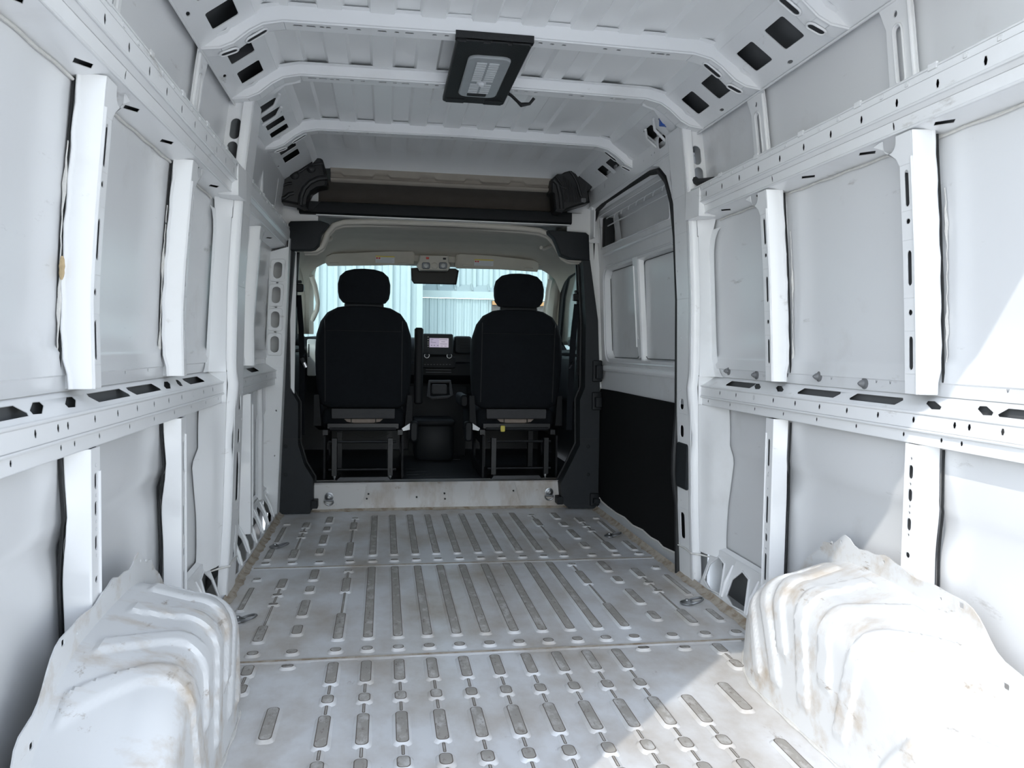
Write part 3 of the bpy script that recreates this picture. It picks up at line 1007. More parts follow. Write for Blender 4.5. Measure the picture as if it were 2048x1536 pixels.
def roof_bow(y, w=.066, drop=.044, holes=True, wide=True):
    m_ = MB()
    P = BOW_PATH
    ni = []
    for i in range(len(P)):
        a = P[max(i - 1, 0)]
        b_ = P[min(i + 1, len(P) - 1)]
        d = Vector((b_[0] - a[0], b_[1] - a[1])).normalized()
        ni.append((-d.y, d.x))
    for i in range(len(P) - 1):
        a, b_ = P[i], P[i + 1]
        L = math.hypot(b_[0] - a[0], b_[1] - a[1])
        hs = []
        if holes:
            if L > .5:
                for t in (.06, .12, .17, .20, .28, .34, .45, .52, .58, .70, .76, .88, .94) if a[0] < 0 else (.10, .22, .28, .34, .55, .62, .80, .84, .88):
                    k = int(t * 100) % 3
                    hs.append(rrect(L * t, -w * .05, .014 if k else .028, .012, .003, 1))
        m_.plate([(0, -w / 2), (L, -w / 2), (L, w / 2), (0, w / 2)], hs,
                 lambda u, v, q: (lerp(a[0], b_[0], u / L) + lerp(ni[i][0], ni[i + 1][0], u / L) * q, y + v, lerp(a[1], b_[1], u / L) + lerp(ni[i][1], ni[i + 1][1], u / L) * q), .003)
    for i in range(len(P) - 1):
        if math.hypot(P[i + 1][0] - P[i][0], P[i + 1][1] - P[i][1]) > .5:
            m_.mat(1).add([(P[i][0], y - w / 2 + .006, P[i][1] + .012), (P[i + 1][0], y - w / 2 + .006, P[i + 1][1] + .012), (P[i + 1][0], y + w / 2 - .006, P[i + 1][1] + .012), (P[i][0], y + w / 2 - .006, P[i][1] + .012)], [(0, 1, 2, 3)]).mat(0)  # dark sheet over the bow holes stands in for their shade
    lo = []
    for (px_, pz), (nx, nz) in zip(P, ni):
        h = drop if abs(px_) < .80 else .028
        lo.append([(px_, y - w / 2, pz), (px_ + nx * h, y - w / 2 - .010, pz + nz * h), (px_ + nx * h, y - w / 2 - .028, pz + nz * h), (px_ + nx * (h + .003), y - w / 2 - .028, pz + nz * (h + .003)), (px_ + nx * (h + .003), y - w / 2 - .006, pz + nz * (h + .003)), (px_ + nx * .003, y - w / 2 + .003, pz + nz * .003)])
    m_.loft(lo)
    m_.loft([[(q[0], 2 * y - q[1], q[2]) for q in L_] for L_ in lo])
    m_.tube([(px_, y - w / 2, pz) for px_, pz in P], .004, 6)
    if wide:        # raised oval beads on both knees, filled with dark faces painted as slot shade
        for s in (-1, 1):
            for (xa, za), (xb, zb) in (((.715, 1.928), (.765, 1.894)), ((.80, 1.864), (.842, 1.846))):
                dv = Vector((xb - xa, zb - za))
                nv = Vector((-dv.y, dv.x)).normalized()
                if nv.y > 0:
                    nv = -nv
                ov = oval(.5, 0, 1.25, .028 / dv.length, 5)
                ring = [(s * (xa + dv.x * u + nv.x * .002), y + .010 + v * dv.length, za + dv.y * u + nv.y * .002) for u, v in ov]
                m_.tube(ring + ring[:1], .0035, 6)
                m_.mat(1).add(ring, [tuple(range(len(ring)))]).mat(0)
    return m_.build('roof_bow', ['white_paint', 'hole_shade'], ceiling)


plain('hole_shade', (.02, .022, .025), .8, noise=.2)  # near-black colour for the painted shade inside bow holes and slots
for y in BOWS:
    roof_bow(y, wide=(y not in (3.02,)), drop=.044 if y != 3.02 else .036)

# slanted cant panels between wall and roof, with square openings
CANT_A, CANT_B = (.893, 1.843), (.735, 1.955)
CL = math.hypot(CANT_A[0] - CANT_B[0], CANT_A[1] - CANT_B[1])
for s in (-1, 1):
    for y0, y1, hy in ((1.05, 1.47, (1.17, 1.35)), (1.53, 2.0, (1.67, 1.86)), (2.06, 2.51, (2.20, 2.39)), (2.57, 2.99, (2.68, 2.87)), (3.05, 3.72, (3.14, 3.26, 3.38, 3.50, 3.62)), (3.78, 4.45, (3.92, 4.08))):
        m_ = MB()
        dx, dz = (CANT_B[0] - CANT_A[0]) / CL, (CANT_B[1] - CANT_A[1]) / CL
        if s > 0 and len(hy) == 5:
            hy = (3.13, 3.32)
        hw = .112 if len(hy) < 5 else .075
        hs = [rrect(y, CL * .53, hw, .088, .008, 2) for y in hy] + [ellipse((y0 + y1) / 2, CL * .10, .03, .012, 8)]
        m_.plate([(y0 - .03, 0), (y1 + .03, 0), (y1 + .03, CL), (y0 - .03, CL)], hs, lambda u, v, w: (s * (CANT_A[0] + dx * v - dz * w * -1), u, CANT_A[1] + dz * v + abs(dx) * w), .003)
        m_.tube([(s * .893, y0 - .03, 1.838), (s * .893, y1 + .03, 1.838)], .004, 6)
        m_.mat(1).add([(s * (CANT_A[0] + .012), y0 - .03, CANT_A[1] + .035), (s * (CANT_A[0] + .012), y1 + .03, CANT_A[1] + .035), (s * (CANT_B[0] + .06), y1 + .03, CANT_B[1] + .055), (s * (CANT_B[0] + .06), y0 - .03, CANT_B[1] + .055)], [(0, 1, 2, 3)]).mat(0)
        m_.build('cant_panel', ['white_paint', 'primer_shade'], ceiling)
    # dark sheet behind the openings paints the shade of the void; gusset bracket at the door pillar
    g = MB()
    g.loft([[(s * .86, 3.10, 1.868), (s * .80, 3.10, 1.912), (s * .72, 3.05, 1.945), (s * .66, 3.03, 1.945)],
            [(s * .845, 3.16, 1.865), (s * .785, 3.15, 1.900), (s * .72, 3.08, 1.930), (s * .66, 3.05, 1.936)],
            [(s * .86, 3.22, 1.868), (s * .80, 3.19, 1.905), (s * .74, 3.12, 1.94), (s * .66, 3.07, 1.945)]], closed=False)
    for a, b_ in (((.845, 3.27, 1.86), (.75, 3.20, 1.925)), ((.845, 3.38, 1.86), (.76, 3.33, 1.915))):
        g.tube([(s * a[0], a[1], a[2]), (s * lerp(a[0], b_[0], .7), lerp(a[1], b_[1], .5), lerp(a[2], b_[2], .6)), (s * b_[0], b_[1] - .03, b_[2])], .0065, 6)
    g.build('bow_gusset', 'white_paint', ceiling)

# frame of the open rear doorway, just outside the picture
rf = MB()
rf.box(-.98, .98, .93, 1.0, 1.86, 2.04)
rf.box(.80, 1.01, .90, 1.0, -.07, 2.02)
rf.box(-1.01, -.80, .78, 1.0, -.07, 2.02)
rear = rf.build('trim_2', 'white_paint')
tag(rear, 'white metal frame of the open rear doorway', 'door frame', kind='structure')

# ================================================================== SLIDING DOOR
DX = [(0, .962), (.80, .962), (.90, .955), (1.45, .930), (1.8, .900)]


def dxf(z):
    return table(DX, z)


d = MB()
out_lo = [(3.16, -.04), (4.70, -.04), (4.70, .86), (3.16, .86)]
d.plate(out_lo, [], lambda u, v, w: (dxf(v) + w, u, v), .006)
up_hole = rrect(3.93, 1.17, 1.16, .52, .07, 5)
hb = [.86, 1.90]
f_up = lambda u, v, w: (dxf(v) + w, u, v)
# window frame as four straight members plus rounded corners
d.plate([(3.16, .86), (4.70, .86), (4.70, 1.48), (3.16, 1.48)], [up_hole], lambda u, v, w: (lerp(.959, .929, (v - .86) / .62) + w, u, v), .006)
d.plate([(3.16, 1.48), (4.70, 1.48), (4.70, 1.82), (3.16, 1.82)], [rrect(3.98, 1.655, 1.16, .19, .02, 3)], lambda u, v, w: (lerp(.929, .898, (v - 1.48) / .34) + w, u, v), .006)
# return lips of the recess
n = len(up_hole)
d.loft([[(lerp(.959, .929, (v - .86) / .62) + q, lerp(u, 3.93, q * .9), lerp(v, 1.17, q * .9)) for u, v in up_hole] for q in (0, .010, .035)], cap=False)
# recessed panels and outer skin
d.grid(lambda u, v: (lerp(.995, .965, (v - .86) / .62), u, v), [3.1, 3.93, 4.75], [.86, 1.17, 1.48])
d.grid(lambda u, v: (lerp(1.02, 1.0, (v - 1.48) / .4), u, v), [3.1, 4.75], [1.48, 1.9])
up2 = rrect(3.98, 1.655, 1.16, .19, .02, 3)
d.loft([[(lerp(.929, .898, (v - 1.48) / .34) + q, u, v) for u, v in up2] for q in (0, .012, .12)], cap=False)
d.grid(lambda u, v: (1.0, u, v), [3.08, 4.75], [-.08, .87])
lip = rrect(3.93, 1.17, 1.20, .56, .085, 6)
d.tube([(lerp(.959, .929, (v - .86) / .62) - .001, u, v) for u, v in lip + lip[:1]], .006, 6)
d.tube([(lerp(.929, .898, (v - 1.48) / .34) - .001, u, v) for u, v in ((3.3, 1.52), (4.5, 1.52))], .010, 8)
d.tube([(lerp(.929, .898, (v - 1.48) / .34) - .001, u, v) for u, v in up2 + up2[:1]], .005, 6)
# ribs in the header recess
for y in (3.55, 3.68, 3.81, 3.94, 4.07, 4.20, 4.33):
    d.tube([(.936, y - .02, 1.735), (.934, y, 1.728), (.938, y + .018, 1.715)], .003, 6)
d.tube([(.936, 3.42, 1.733), (.936, 4.5, 1.733)], .003, 6)
d.tube([(.945, 3.42, 1.69), (.945, 4.5, 1.69)], .004, 6)
door1 = d.build('door_1', 'skin_paint')
tag(door1, 'closed sliding side door with black board on its lower half', 'sliding door', kind='structure')
lg = MB()
lg.loft([[(.962, y, .835), (.944, y, .842), (.940, y, .852), (.946, y, .866), (.958, y, .872)] for y in (3.2, 4.2, 4.52, 4.56)], closed=False)
lg.build('door_ledge', 'white_paint', door1)
for k, (ya, yb) in enumerate(((3.38, 3.90), (3.985, 4.49))):
    q_ = MB()
    lp = rrect((ya + yb) / 2, 1.17, yb - ya, .50, .05, 5)
    fq = lambda u, v, w: (lerp(.992, .962, (v - .86) / .62) + w, u, v)
    q_.tube([fq(u, v, -.001) for u, v in lp + lp[:1]], .0016, 5)
    q_.build('panel_joint', 'rubber', door1)
ps = MB()
zs = frange(.90, 1.44, 14)
cxp = lambda z: lerp(.985, .948, (z - .9) / .54)
ps.plate([(3.895, .93), (3.93, .92), (3.945, .96), (3.955, 1.10), (3.975, 1.445), (3.905, 1.445)], [rrect(3.93, 1.22, .008, .016, .001, 1), rrect(3.925, 1.03, .008, .016, .001, 1)], lambda u, v, w: (cxp(v) - .018 + w, u, v), .004)
ps.loft([[(cxp(z) - .018, 3.895, z), (cxp(z) - .012, 3.885, z), (cxp(z) + .012, 3.880, z), (cxp(z) + .012, 3.884, z), (cxp(z) - .014, 3.899, z)] for z in zs])
ps.tube([(cxp(z) - .020, 3.955, z) for z in frange(.98, 1.40, 6)], .004, 6)
ps.build('door_post', 'white_paint', door1)
bd = MB()
low = [(3.20, .075), (3.32, .060), (3.45, .048), (3.52, .058), (3.62, .052), (3.75, .060), (3.9, .048), (4.05, .058), (4.2, .05), (4.38, .052), (4.50, .058), (4.56, .070)]
bd.plate(low + [(4.59, .10), (4.60, .70), (4.585, .728), (4.3, .730), (3.8, .728), (3.20, .727)], [], lambda u, v, w: (.944 + w, u, v), .014)
bd.build('door_board', 'door_board', door1)
be = MB()
be.tube([(.945, u, v) for u, v in low + [(4.595, .10), (4.605, .70), (4.59, .733)]], .006, 6)
be.build('board_edge', 'sealer_white', door1)
rb_ = MB()
rb_.rbox(.925, .99, 4.50, 4.55, 1.57, 1.74, .008, axis=2)
rb_.build('recess_block', 'black_plastic', door1)
for z0, z1 in ((.77, .90), (.60, .71), (.02, .10)):
    hb_ = MB()
    hb_.rbox(.885, .945, 4.55, 4.63, z0, z1, .01, axis=2)
    hb_.rbox(.900, .940, 4.52, 4.56, z0 + .02, z1 - .03, .006, axis=2)
    hb_.build('guide_bracket', 'black_plastic', door1)

# ================================================================== WHEEL ARCHES
HT = [(.98, .06), (1.08, .08), (1.2, .13), (1.32, .195), (1.40, .255), (1.46, .31), (1.52, .35), (1.60, .375), (1.75, .388), (1.9, .392), (1.98, .388), (2.05, .365), (2.13, .32), (2.22, .25), (2.32, .16), (2.40, .085), (2.46, .02), (2.48, .0)]
XT = [(.98, .711), (1.98, .711), (2.07, .714), (2.16, .734), (2.26, .772), (2.38, .845), (2.44, .895), (2.48, .94)]


def smooth_table(tbl, y, w=.03):
    return sum(table(tbl, y + w * k) for k in (-1, -.5, 0, .5, 1)) / 5


BANDS = [  # y at wall, at ridge, at floor end; v range
    (2.10, 2.155, 2.02, .30, .93), (2.00, 2.055, 1.905, .10, .91), (1.965, 1.965, 1.86, .12, .78), (1.805, 1.845, 1.780, .12, .91), (1.59, 1.725, 1.695, .10, .78), (1.45, 1.585, 1.650, .06, .91), (1.25, 1.36, 1.50, .06, .88)]


def wheel_arch(s, label):
    root = empty('wheel_arch', (s * .84, 1.75, 0), label, 'wheel arch', 'rear wheel arches')
    ys = frange(.98, 2.48, 190)
    vs = frange(0, 1, 56)
    m_ = MB()

    def pt(y, v):
        h = smooth_table(HT, y)
        xin = smooth_table(XT, y)
        r = max(.001, min(.085, h * .45 + .004, (.93 - xin) * .6 + .002))
        hw = h
        hr = h * .90
        # band relief
        dsp = 0
        for yw, yr, yb, v0, v1 in BANDS:
            if v < .5:
                c = lerp(yw, yr, v / .5)
            else:
                c = lerp(yr, yb, (v - .5) / .5)
            wd = .023
            a = abs(y - c)
            e = 1 - min(1, max(0, (a - wd) / .006))
            e *= min(1, max(0, (v - v0) / .02)) * min(1, max(0, (v1 - v) / .02))
            dsp = max(dsp, e)
        dsp *= .008
        if v < .42:
            t = v / .42
            x, z = lerp(max(.928, xin + r), xin + r, t), lerp(hw, hr, t)
            nx, nz = -.1, 1
        elif v < .62:
            a = (v - .42) / .20 * math.pi / 2
            x, z = xin + r - r * math.sin(a), hr - r + r * math.cos(a)
            nx, nz = -math.sin(a), math.cos(a)
        else:
            t = (v - .62) / .38
            x, z = xin - .006 * t, lerp(hr - r, 0, t)
            nx, nz = -1, .05
        sy = 0
        return (s * (x + nx * dsp), y, max(0, z + nz * dsp) + .0008)
    m_.grid(pt, ys, vs)
    m_.build('arch_shell', 'arch_paint', root, angle=32, recalc=False)
    # flange welded to the wall, scalloped
    f = MB()
    outer, inner = [], []
    n = 80
    for i in range(n + 1):
        y = lerp(.98, 2.40, i / n)
        h = smooth_table(HT, y)
        g = .045 + .004 * math.sin(i * .9)
        for c, a, w in ((1.97, .028, .030), (2.06, .022, .022), (1.81, .018, .03), (1.545, .022, .05), (1.40, .03, .04)):
            g += a * math.exp(-((y - c) / w) ** 2)
        g *= min(1, (2.40 - y) / .12 + .15)
        slope = (smooth_table(HT, y + .02) - smooth_table(HT, y - .02)) / .04
        nl = math.hypot(1, slope)
        outer.append((y - slope / nl * g, h + g / nl))
        inner.append((y, h - .015))
    poly = outer + inner[::-1]
    hs = [rrect(1.535, .408, .016, .013, .002, 1), ellipse(1.60, .402, .008, .008, 6), ellipse(1.81, .430, .009, .009, 6), rrect(1.40, .283, .016, .013, .002, 1), ellipse(2.0, .435, .008, .010, 6), ellipse(2.05, .420, .008, .010, 6)]
    f.plate(poly, hs, lambda u, v, w: (s * (.924 + w), u, v), .003)
    f.build('arch_flange', 'arch_paint', root)
    bd_ = MB()
    bd_.tube([(s * (smooth_table(XT, y) - .008), y, .003) for y in frange(.98, 2.44, 60)], [.004 + .002 * math.sin(i * 1.3) for i in range(60)], 6)
    bd_.build('base_sealer', 'sealer_white', root)
    return root


wheel_arch(-1, 'left white wheel arch with raised bands and brown scuffs, in shade')
wheel_arch(1, 'right white wheel arch with raised bands, in full sunlight')

# ================================================================== BULKHEAD TRIM
def pillar_trim(s, idx, label):
    """dark plastic cover of the pillar between cargo space and cab"""
    if s < 0:
        o_ = [(574, 500), (563, 640), (557, 900), (556, 1031)]
        i_ = [(619, 1029), (626, 1016), (626, 958), (608, 929), (596, 889), (596, 806), (579, 777), (578, 640), (589, 503)]
    else:
        o_ = [(1180, 520), (1196, 640), (1200, 780), (1196, 1020)]
        i_ = [(1137, 1016), (1124, 1006), (1121, 968), (1143, 925), (1160, 890), (1160, 800), (1170, 775), (1172, 640), (1166, 521)]
    Y = 4.56
    pts = [at(px, py, Y) for px, py in o_ + i_]
    t = MB()
    poly = [(q.x, max(q.z, .004)) for q in pts]
    c = (sum(q[0] for q in poly) / len(poly), sum(q[1] for q in poly) / len(poly))
    t.prism(poly, lambda u, v, w: (u, w, v), Y, Y + .10)
    o = t.build('trim_%d' % idx, 'pillar_plastic')
    tag(o, label, 'pillar trim', kind='structure')
    # joint line and screws
    js = MB()
    zj = .69
    xa, xb = (-.92, -.80) if s < 0 else (.815, .925)
    zj = at(575 if s < 0 else 1180, 878, Y).z
    js.box(xa, xb, Y - .0015, Y + .004, zj - .0015, zj + .0015)
    js.build('joint', 'rubber', o)
    for py in (893, 949):
        q = at(571.5 if s < 0 else 1176, py, Y)
        sc = MB()
        sc.lathe((q.x, Y + .002, q.z), (0, -1, 0), [(0, .012), (.004, .012), (.006, .008), (.006, .005), (.004, .0045)], 12)
        sc.build('screw', 'black_plastic', o)
    # lower clip block
    q = at(629 if s < 0 else 1119, 1010, Y)
    cb = MB()
    cb.rbox(q.x - .018, q.x + .018, Y - .02, Y + .05, .035, .082, .004, axis=1)
    cb.build('clip', 'black_plastic', o)
    # inner rubber edge of the cab door opening
    e = MB()
    e.tube([(q.x + (-s) * .004, Y + .10, q.z) for q in pts[len(o_):]], .008, 6)
    e.build('edge_seal', 'rubber', o)
    # corner cover above
    cc = MB()
    if s < 0:
        cp = [(581, 442), (640, 441), (658, 447), (652, 455), (642, 468), (637, 490), (629, 498), (620, 500), (574, 500), (577, 447)]
    else:
        cp = [(1097, 460), (1120, 461), (1172, 465), (1178, 470), (1180, 520), (1140, 517), (1122, 510), (1115, 490), (1108, 475), (1098, 466)]
    poly = [(at(px, py, 4.53).x, at(px, py, 4.53).z) for px, py in cp]
    c = (sum(q[0] for q in poly) / len(poly), sum(q[1] for q in poly) / len(poly))
    lo = []
    for w, sc_ in ((4.53, .93), (4.536, 1.0), (4.60, 1.0)):
        lo.append([(lerp(c[0], u, sc_), w, lerp(c[1], v, sc_)) for u, v in poly])
    cc.loft(lo)
    cc.build('corner_cover', 'pillar_plastic', o)
    # body sheet between cover and wall
    return o


pillar_trim(-1, 3, 'dark plastic pillar trim at the left edge of the cab opening')
pillar_trim(1, 4, 'dark plastic pillar trim at the right edge of the cab opening, by the sliding door')

# white bulkhead sheet around the opening (behind the trims)
bk = MB()
for s in (-1, 1):
    bk.plate([(.72, 1.60), (1.0, 1.60), (.98, 1.88), (.72, 1.9)], [], lambda u, v, w: (s * u, 4.585 + w, v), .01)
    bk.plate([(.86, 0), (1.02, 0), (1.02, 1.62), (.84, 1.62)], [], lambda u, v, w: (s * u, 4.62 + w, v), .01)
bk.loft([[(u, 4.55, 1.691), (u, 4.55, 1.697), (u, 4.62, 1.697), (u, 4.62, 1.691)] for u in frange(-.73, .73, 2)])
bulk = bk.build('trim_5', 'white_paint')
tag(bulk, 'white sheet metal frame around the cab opening', 'frame', kind='structure')

# ================================================================== OVERHEAD STORAGE ABOVE THE CAB
ov = empty('trim_6', (0, 4.55, 1.8), 'padded overhead shelf above the cab opening, beige lip and trough darkened as shade', 'overhead shelf', kind='structure')
t = MB()
bx = [-.645, .615]


def lipz(u):
    ph = (u + .66) / .255
    fr_ = ph - math.floor(ph)
    return .014 * (1 if fr_ < .28 else (max(0, 1 - (fr_ - .28) / .06)))


us = frange(bx[0], bx[1], 90)
lo = []
for u in us:
    e = lipz(u)
    lo.append([(u, 4.470, 1.945), (u, 4.462, 1.942), (u, 4.458, 1.925), (u, 4.462, 1.903 + e), (u, 4.480, 1.896 + e), (u, 4.480, 1.890), (u, 4.462, 1.884), (u, 4.470, 1.872), (u, 4.50, 1.868)])
t.loft(lo, closed=False)
t.build('shelf_lip', 'shelf_fabric', ov, angle=50)
t = MB()
prof = [(4.480, 1.872), (4.53, 1.868), (4.60, 1.850), (4.66, 1.815), (4.66, 1.79), (4.60, 1.772), (4.55, 1.766)]
t.loft([[(u, y, z) for y, z in prof] for u in frange(-.87, .80, 3)], closed=False)
t.build('shelf_trough', 'shelf_shade', ov, angle=60)
t = MB()
t.loft([[(u, 4.555, 1.768), (u, 4.535, 1.764), (u, 4.530, 1.750), (u, 4.528, 1.706), (u, 4.540, 1.698), (u, 4.60, 1.698), (u, 4.60, 1.768)] for u in (-.82, 0, .735)])
t.build('shelf_beam', 'black_plastic', ov)
t = MB()
t.prism([(-.83, 1.715), (-.745, 1.717), (-.70, 1.762), (-.83, 1.765)], lambda u, v, w: (u, w, v), 4.522, 4.56)
t.build('beam_cap', 'black_plastic', ov)
t = MB()
t.loft([[(u, 4.44, 1.958), (u, 4.448, 1.948), (u, 4.452, 1.948), (u, 4.47, 1.94), (u, 4.48, 1.96)] for u in (-.66, .63)])
t.build('roof_flange', 'white_paint', ov)


def foam_block(s, label):
    root = empty('foam_corner_block', (s * .80, 4.45, 1.9), label, 'corner block', 'black moulded blocks at the ends of the overhead shelf')
    Y = 4.40
    if s < 0:
        out = [(546, 369), (553, 350), (575, 348), (585, 340), (609, 317), (629, 316), (633, 311), (644, 312), (650, 335), (655, 366), (653, 371), (636, 374), (622, 383), (614, 398), (612, 413), (604, 414), (593, 409), (555, 402), (553, 393), (547, 380)]
    else:
        out = [(1102, 364), (1103, 358), (1115, 347), (1124, 347), (1138, 337), (1150, 344), (1166, 345), (1172, 348), (1187, 372), (1178, 383), (1181, 404), (1176, 406), (1143, 416), (1132, 420), (1124, 426), (1111, 422), (1108, 397), (1107, 388), (1102, 384)]
    poly = [(at(px, py, Y).x, at(px, py, Y).z) for px, py in out]
    c = (sum(q[0] for q in poly) / len(poly), sum(q[1] for q in poly) / len(poly))
    m_ = MB()
    lo = [[(lerp(c[0], u, k), w, lerp(c[1], v, k)) for u, v in poly] for w, k in ((Y, .90), (Y + .010, .985), (Y + .03, 1.0), (Y + .12, 1.0))]
    m_.loft(lo)
    m_.build('block', 'foam_black', root)
    rb = MB()
    def arc(pp, r, n_=6):
        rb.tube([(at(px, py, Y - .004).x, Y - .002, at(px, py, Y - .004).z) for px, py in pp], r, 8)
    if s < 0:
        arc([(654, 355), (636, 357), (620, 364), (608, 377), (602, 392), (600, 410)], .014)
        arc([(646, 327), (630, 328), (614, 333), (602, 342), (597, 344)], .007)
        arc([(552, 378), (562, 373), (574, 367), (584, 366)], .008)
        arc([(556, 397), (570, 395), (578, 388), (588, 386)], .010)
        for px, py in ((589, 350), (622, 337)):
            q = at(px, py, Y)
            rb.lathe((q.x, Y + .006, q.z), (0, -1, 0), [(0, .026), (.010, .024), (.018, .014), (.020, .004)], 12)
    else:
        arc([(1139, 340), (1148, 352), (1156, 368), (1160, 385), (1163, 393)], .008)
        arc([(1108, 360), (1116, 368), (1122, 392), (1124, 418)], .014)
        arc([(1118, 372), (1128, 375), (1134, 377)], .007)
        arc([(1112, 352), (1122, 366), (1128, 376)], .006)
        for k in range(7):
            arc([(1128 + k * 4, 352 + k * 3.5), (1132 + k * 4.2, 378 + k * 2), (1130 + k * 5, 404 + k * .2)], .004)
    rb.build('ridge', 'foam_black', root)
    if s > 0:
        q = at(1166.5, 401, Y)
        cl_ = MB()
        cl_.rbox(q.x - .014, q.x + .014, Y - .012, Y + .01, q.z - .012, q.z + .012, .004, axis=1)
        cl_.build('clip', 'plug_grey', root)
    return root


foam_block(-1, 'black moulded block at the left end of the overhead shelf')
foam_block(1, 'black moulded block at the right end of the overhead shelf, above the sliding door')

# ================================================================== CAB SHELL
cf = MB()
cf.grid(lambda u, v: (u, v, .150), [-.95, 0, .95], [Y_FRONT + .06, 5.4, 6.35])
cf.grid(lambda u, v: (u, 6.25 + .2 * v, .10 + .90 * v), [-1.08, 1.08], [0, .5, 1])
cab_floor = cf.build('trim_7', 'mat_rubber', recalc=False)
tag(cab_floor, 'dark rubber covered cab floor in front of the step', 'cab floor', kind='structure')
fm = MB()
for k in range(9):
    y = 4.74 + k * .11
    fm.tube([(-.20, y, .154), (0, y + .01, .156), (.20, y, .154)], .006, 6)
fm.loft([[(x, y, .150 + (.012 if 4.72 < y < 5.9 else 0) + .006 * math.sin(x * 9 + y * 5)) for x in frange(-.24, .24, 8)] for y in frange(4.70, 6.0, 14)], closed=False)
fm.build('floor_mat', 'mat_rubber', cab_floor)
for s in (-1, 1):
    hm = MB()
    hm.loft([[(s * .29, y, .150), (s * .32, y + .01, .185), (s * .60, y + .01, .185), (s * .63, y, .150)] for y in (4.70, 4.74, 4.85)])
    hm.build('seat_mount', 'mat_rubber', cab_floor)

# headliner
hl = empty('trim_8', (0, 5.1, 1.6), 'beige fabric headliner of the cab with moulded rear lips', 'headliner', kind='structure')
h = MB()
YT = [(4.62, 1.665), (4.70, 1.650), (4.80, 1.655), (5.0, 1.665), (5.2, 1.655), (5.33, 1.625), (5.38, 1.60), (5.45, 1.56)]


def head(y, u):
    zt_ = table(YT, y)
    a = abs(u)
    e = max(0, a - .52) / .36
    dz = .20 * (1 - math.sqrt(max(0, 1 - min(1, e) ** 2)))
    return (u, y, zt_ - dz)


h.grid(head, frange(4.63, 5.45, 24), frange(-.88, .88, 45))
h.build('liner', 'headliner', hl, angle=80, recalc=False)
for k, (y, dz, r) in enumerate(((4.62, .0, .017), (4.66, -.012, .013))):
    L_ = MB()
    pth = [(-.80, 1.50), (-.735, 1.502), (-.702, 1.525), (-.686, 1.56), (-.672, 1.605), (-.635, 1.648), (-.58, 1.668), (-.45, 1.676), (-.2, 1.681), (0, 1.683), (.2, 1.681), (.45, 1.674), (.56, 1.666), (.615, 1.648), (.66, 1.605), (.685, 1.56), (.705, 1.525), (.745, 1.502), (.83, 1.50)]
    L_.tube([(x, y, z + dz) for x, z in pth], r, 8)
    L_.build('rear_lip', 'headliner_trim', hl, angle=80)
# A pillars with grab handles, front header rail and lower screen surround
fhr = MB()
fhr.loft([[(u, 5.43, 1.525), (u, 5.40, 1.545), (u, 5.41, 1.60), (u, 5.50, 1.60), (u, 5.52, 1.525)] for u in frange(-.9, .9, 3)])
fhr.build('front_header', 'headliner_trim', hl)
for s in (-1, 1):
    ap = MB()
    if s < 0:
        A = [(604, 500), (609, 560), (611, 620), (612, 668)]
        B = [(640, 500), (629, 545), (626, 600), (626, 668)]
    else:
        A = [(1097, 505), (1098, 560), (1096, 610), (1090, 680)]
        B = [(1135, 505), (1124, 560), (1114, 620), (1108, 690)]
    lo = []
    for i, (a, b_) in enumerate(zip(A, B)):
        y = lerp(5.45, 6.0, i / 3)
        pa, pb = at(a[0], a[1], y), at(b_[0], b_[1], y)
        if s < 0:
            lo.append([pa + Vector((-.14, -.25, 0)), pa, lerp(pa, pb, .5) + Vector((0, -.03, 0)), pb, pb + Vector((0, .06, 0)), pa + Vector((-.14, .05, 0))])
        else:
            lo.append([pa, lerp(pa, pb, .5) + Vector((0, -.03, 0)), pb, pb + Vector((.14, -.25, 0)), pb + Vector((.14, .05, 0)), pa + Vector((0, .06, 0))])
    ap.loft(lo)
    ap.build('windscreen_pillar', 'headliner', hl, angle=50)

for s, label in ((-1, 'beige grab handle on the left windscreen pillar'), (1, 'beige grab handle on the right windscreen pillar')):
    pts = [(623, 552), (630, 572), (634, 592), (636, 606), (634, 620), (628, 632), (625, 640)] if s < 0 else [(1100, 560), (1096, 580), (1094, 597), (1091, 612), (1089, 630), (1090, 648)]
    g = MB()
    g.tube([at(px, py, lerp(5.55, 5.75, i / 6)) for i, (px, py) in enumerate(pts)], [.018, .017, .016, .015, .017, .019, .016][:len(pts)], 8)
    o = g.build('grab_handle', 'headliner_trim', None, angle=80)
    tag(o, label, 'grab handle', 'grab handles on the windscreen pillars')
for s, label in ((-1, 'small beige ceiling grab handle at the left corner of the headliner'), (1, 'small beige ceiling grab handle at the right corner of the headliner')):
    g = MB()
    pts = [(649, 477), (653, 482), (660, 480), (662, 476)] if s < 0 else [(1082, 495), (1086, 498), (1094, 495), (1102, 491)]
    g.tube([at(px, py, 4.86 + .02 * i) for i, (px, py) in enumerate(pts)], .012, 8)
    o = g.build('ceiling_handle', 'headliner_trim', None, angle=80)
    tag(o, label, 'grab handle', 'ceiling handles in the cab')

# windscreen
ws = MB()
P = [at(600, 522, 5.52), at(1110, 537, 5.52), at(1130, 700, 6.25), at(590, 690, 6.25)]
nrm = Vector((0, -.004, -.004))
ws.add(P + [q + nrm for q in P], [(0, 1, 2, 3), (7, 6, 5, 4), (0, 4, 5, 1), (1, 5, 6, 2), (2, 6, 7, 3), (3, 7, 4, 0)])
o = ws.build('window_1', 'glass', smooth=False)
tag(o, 'wide windscreen with a pale metal building outside', 'windscreen', kind='structure')

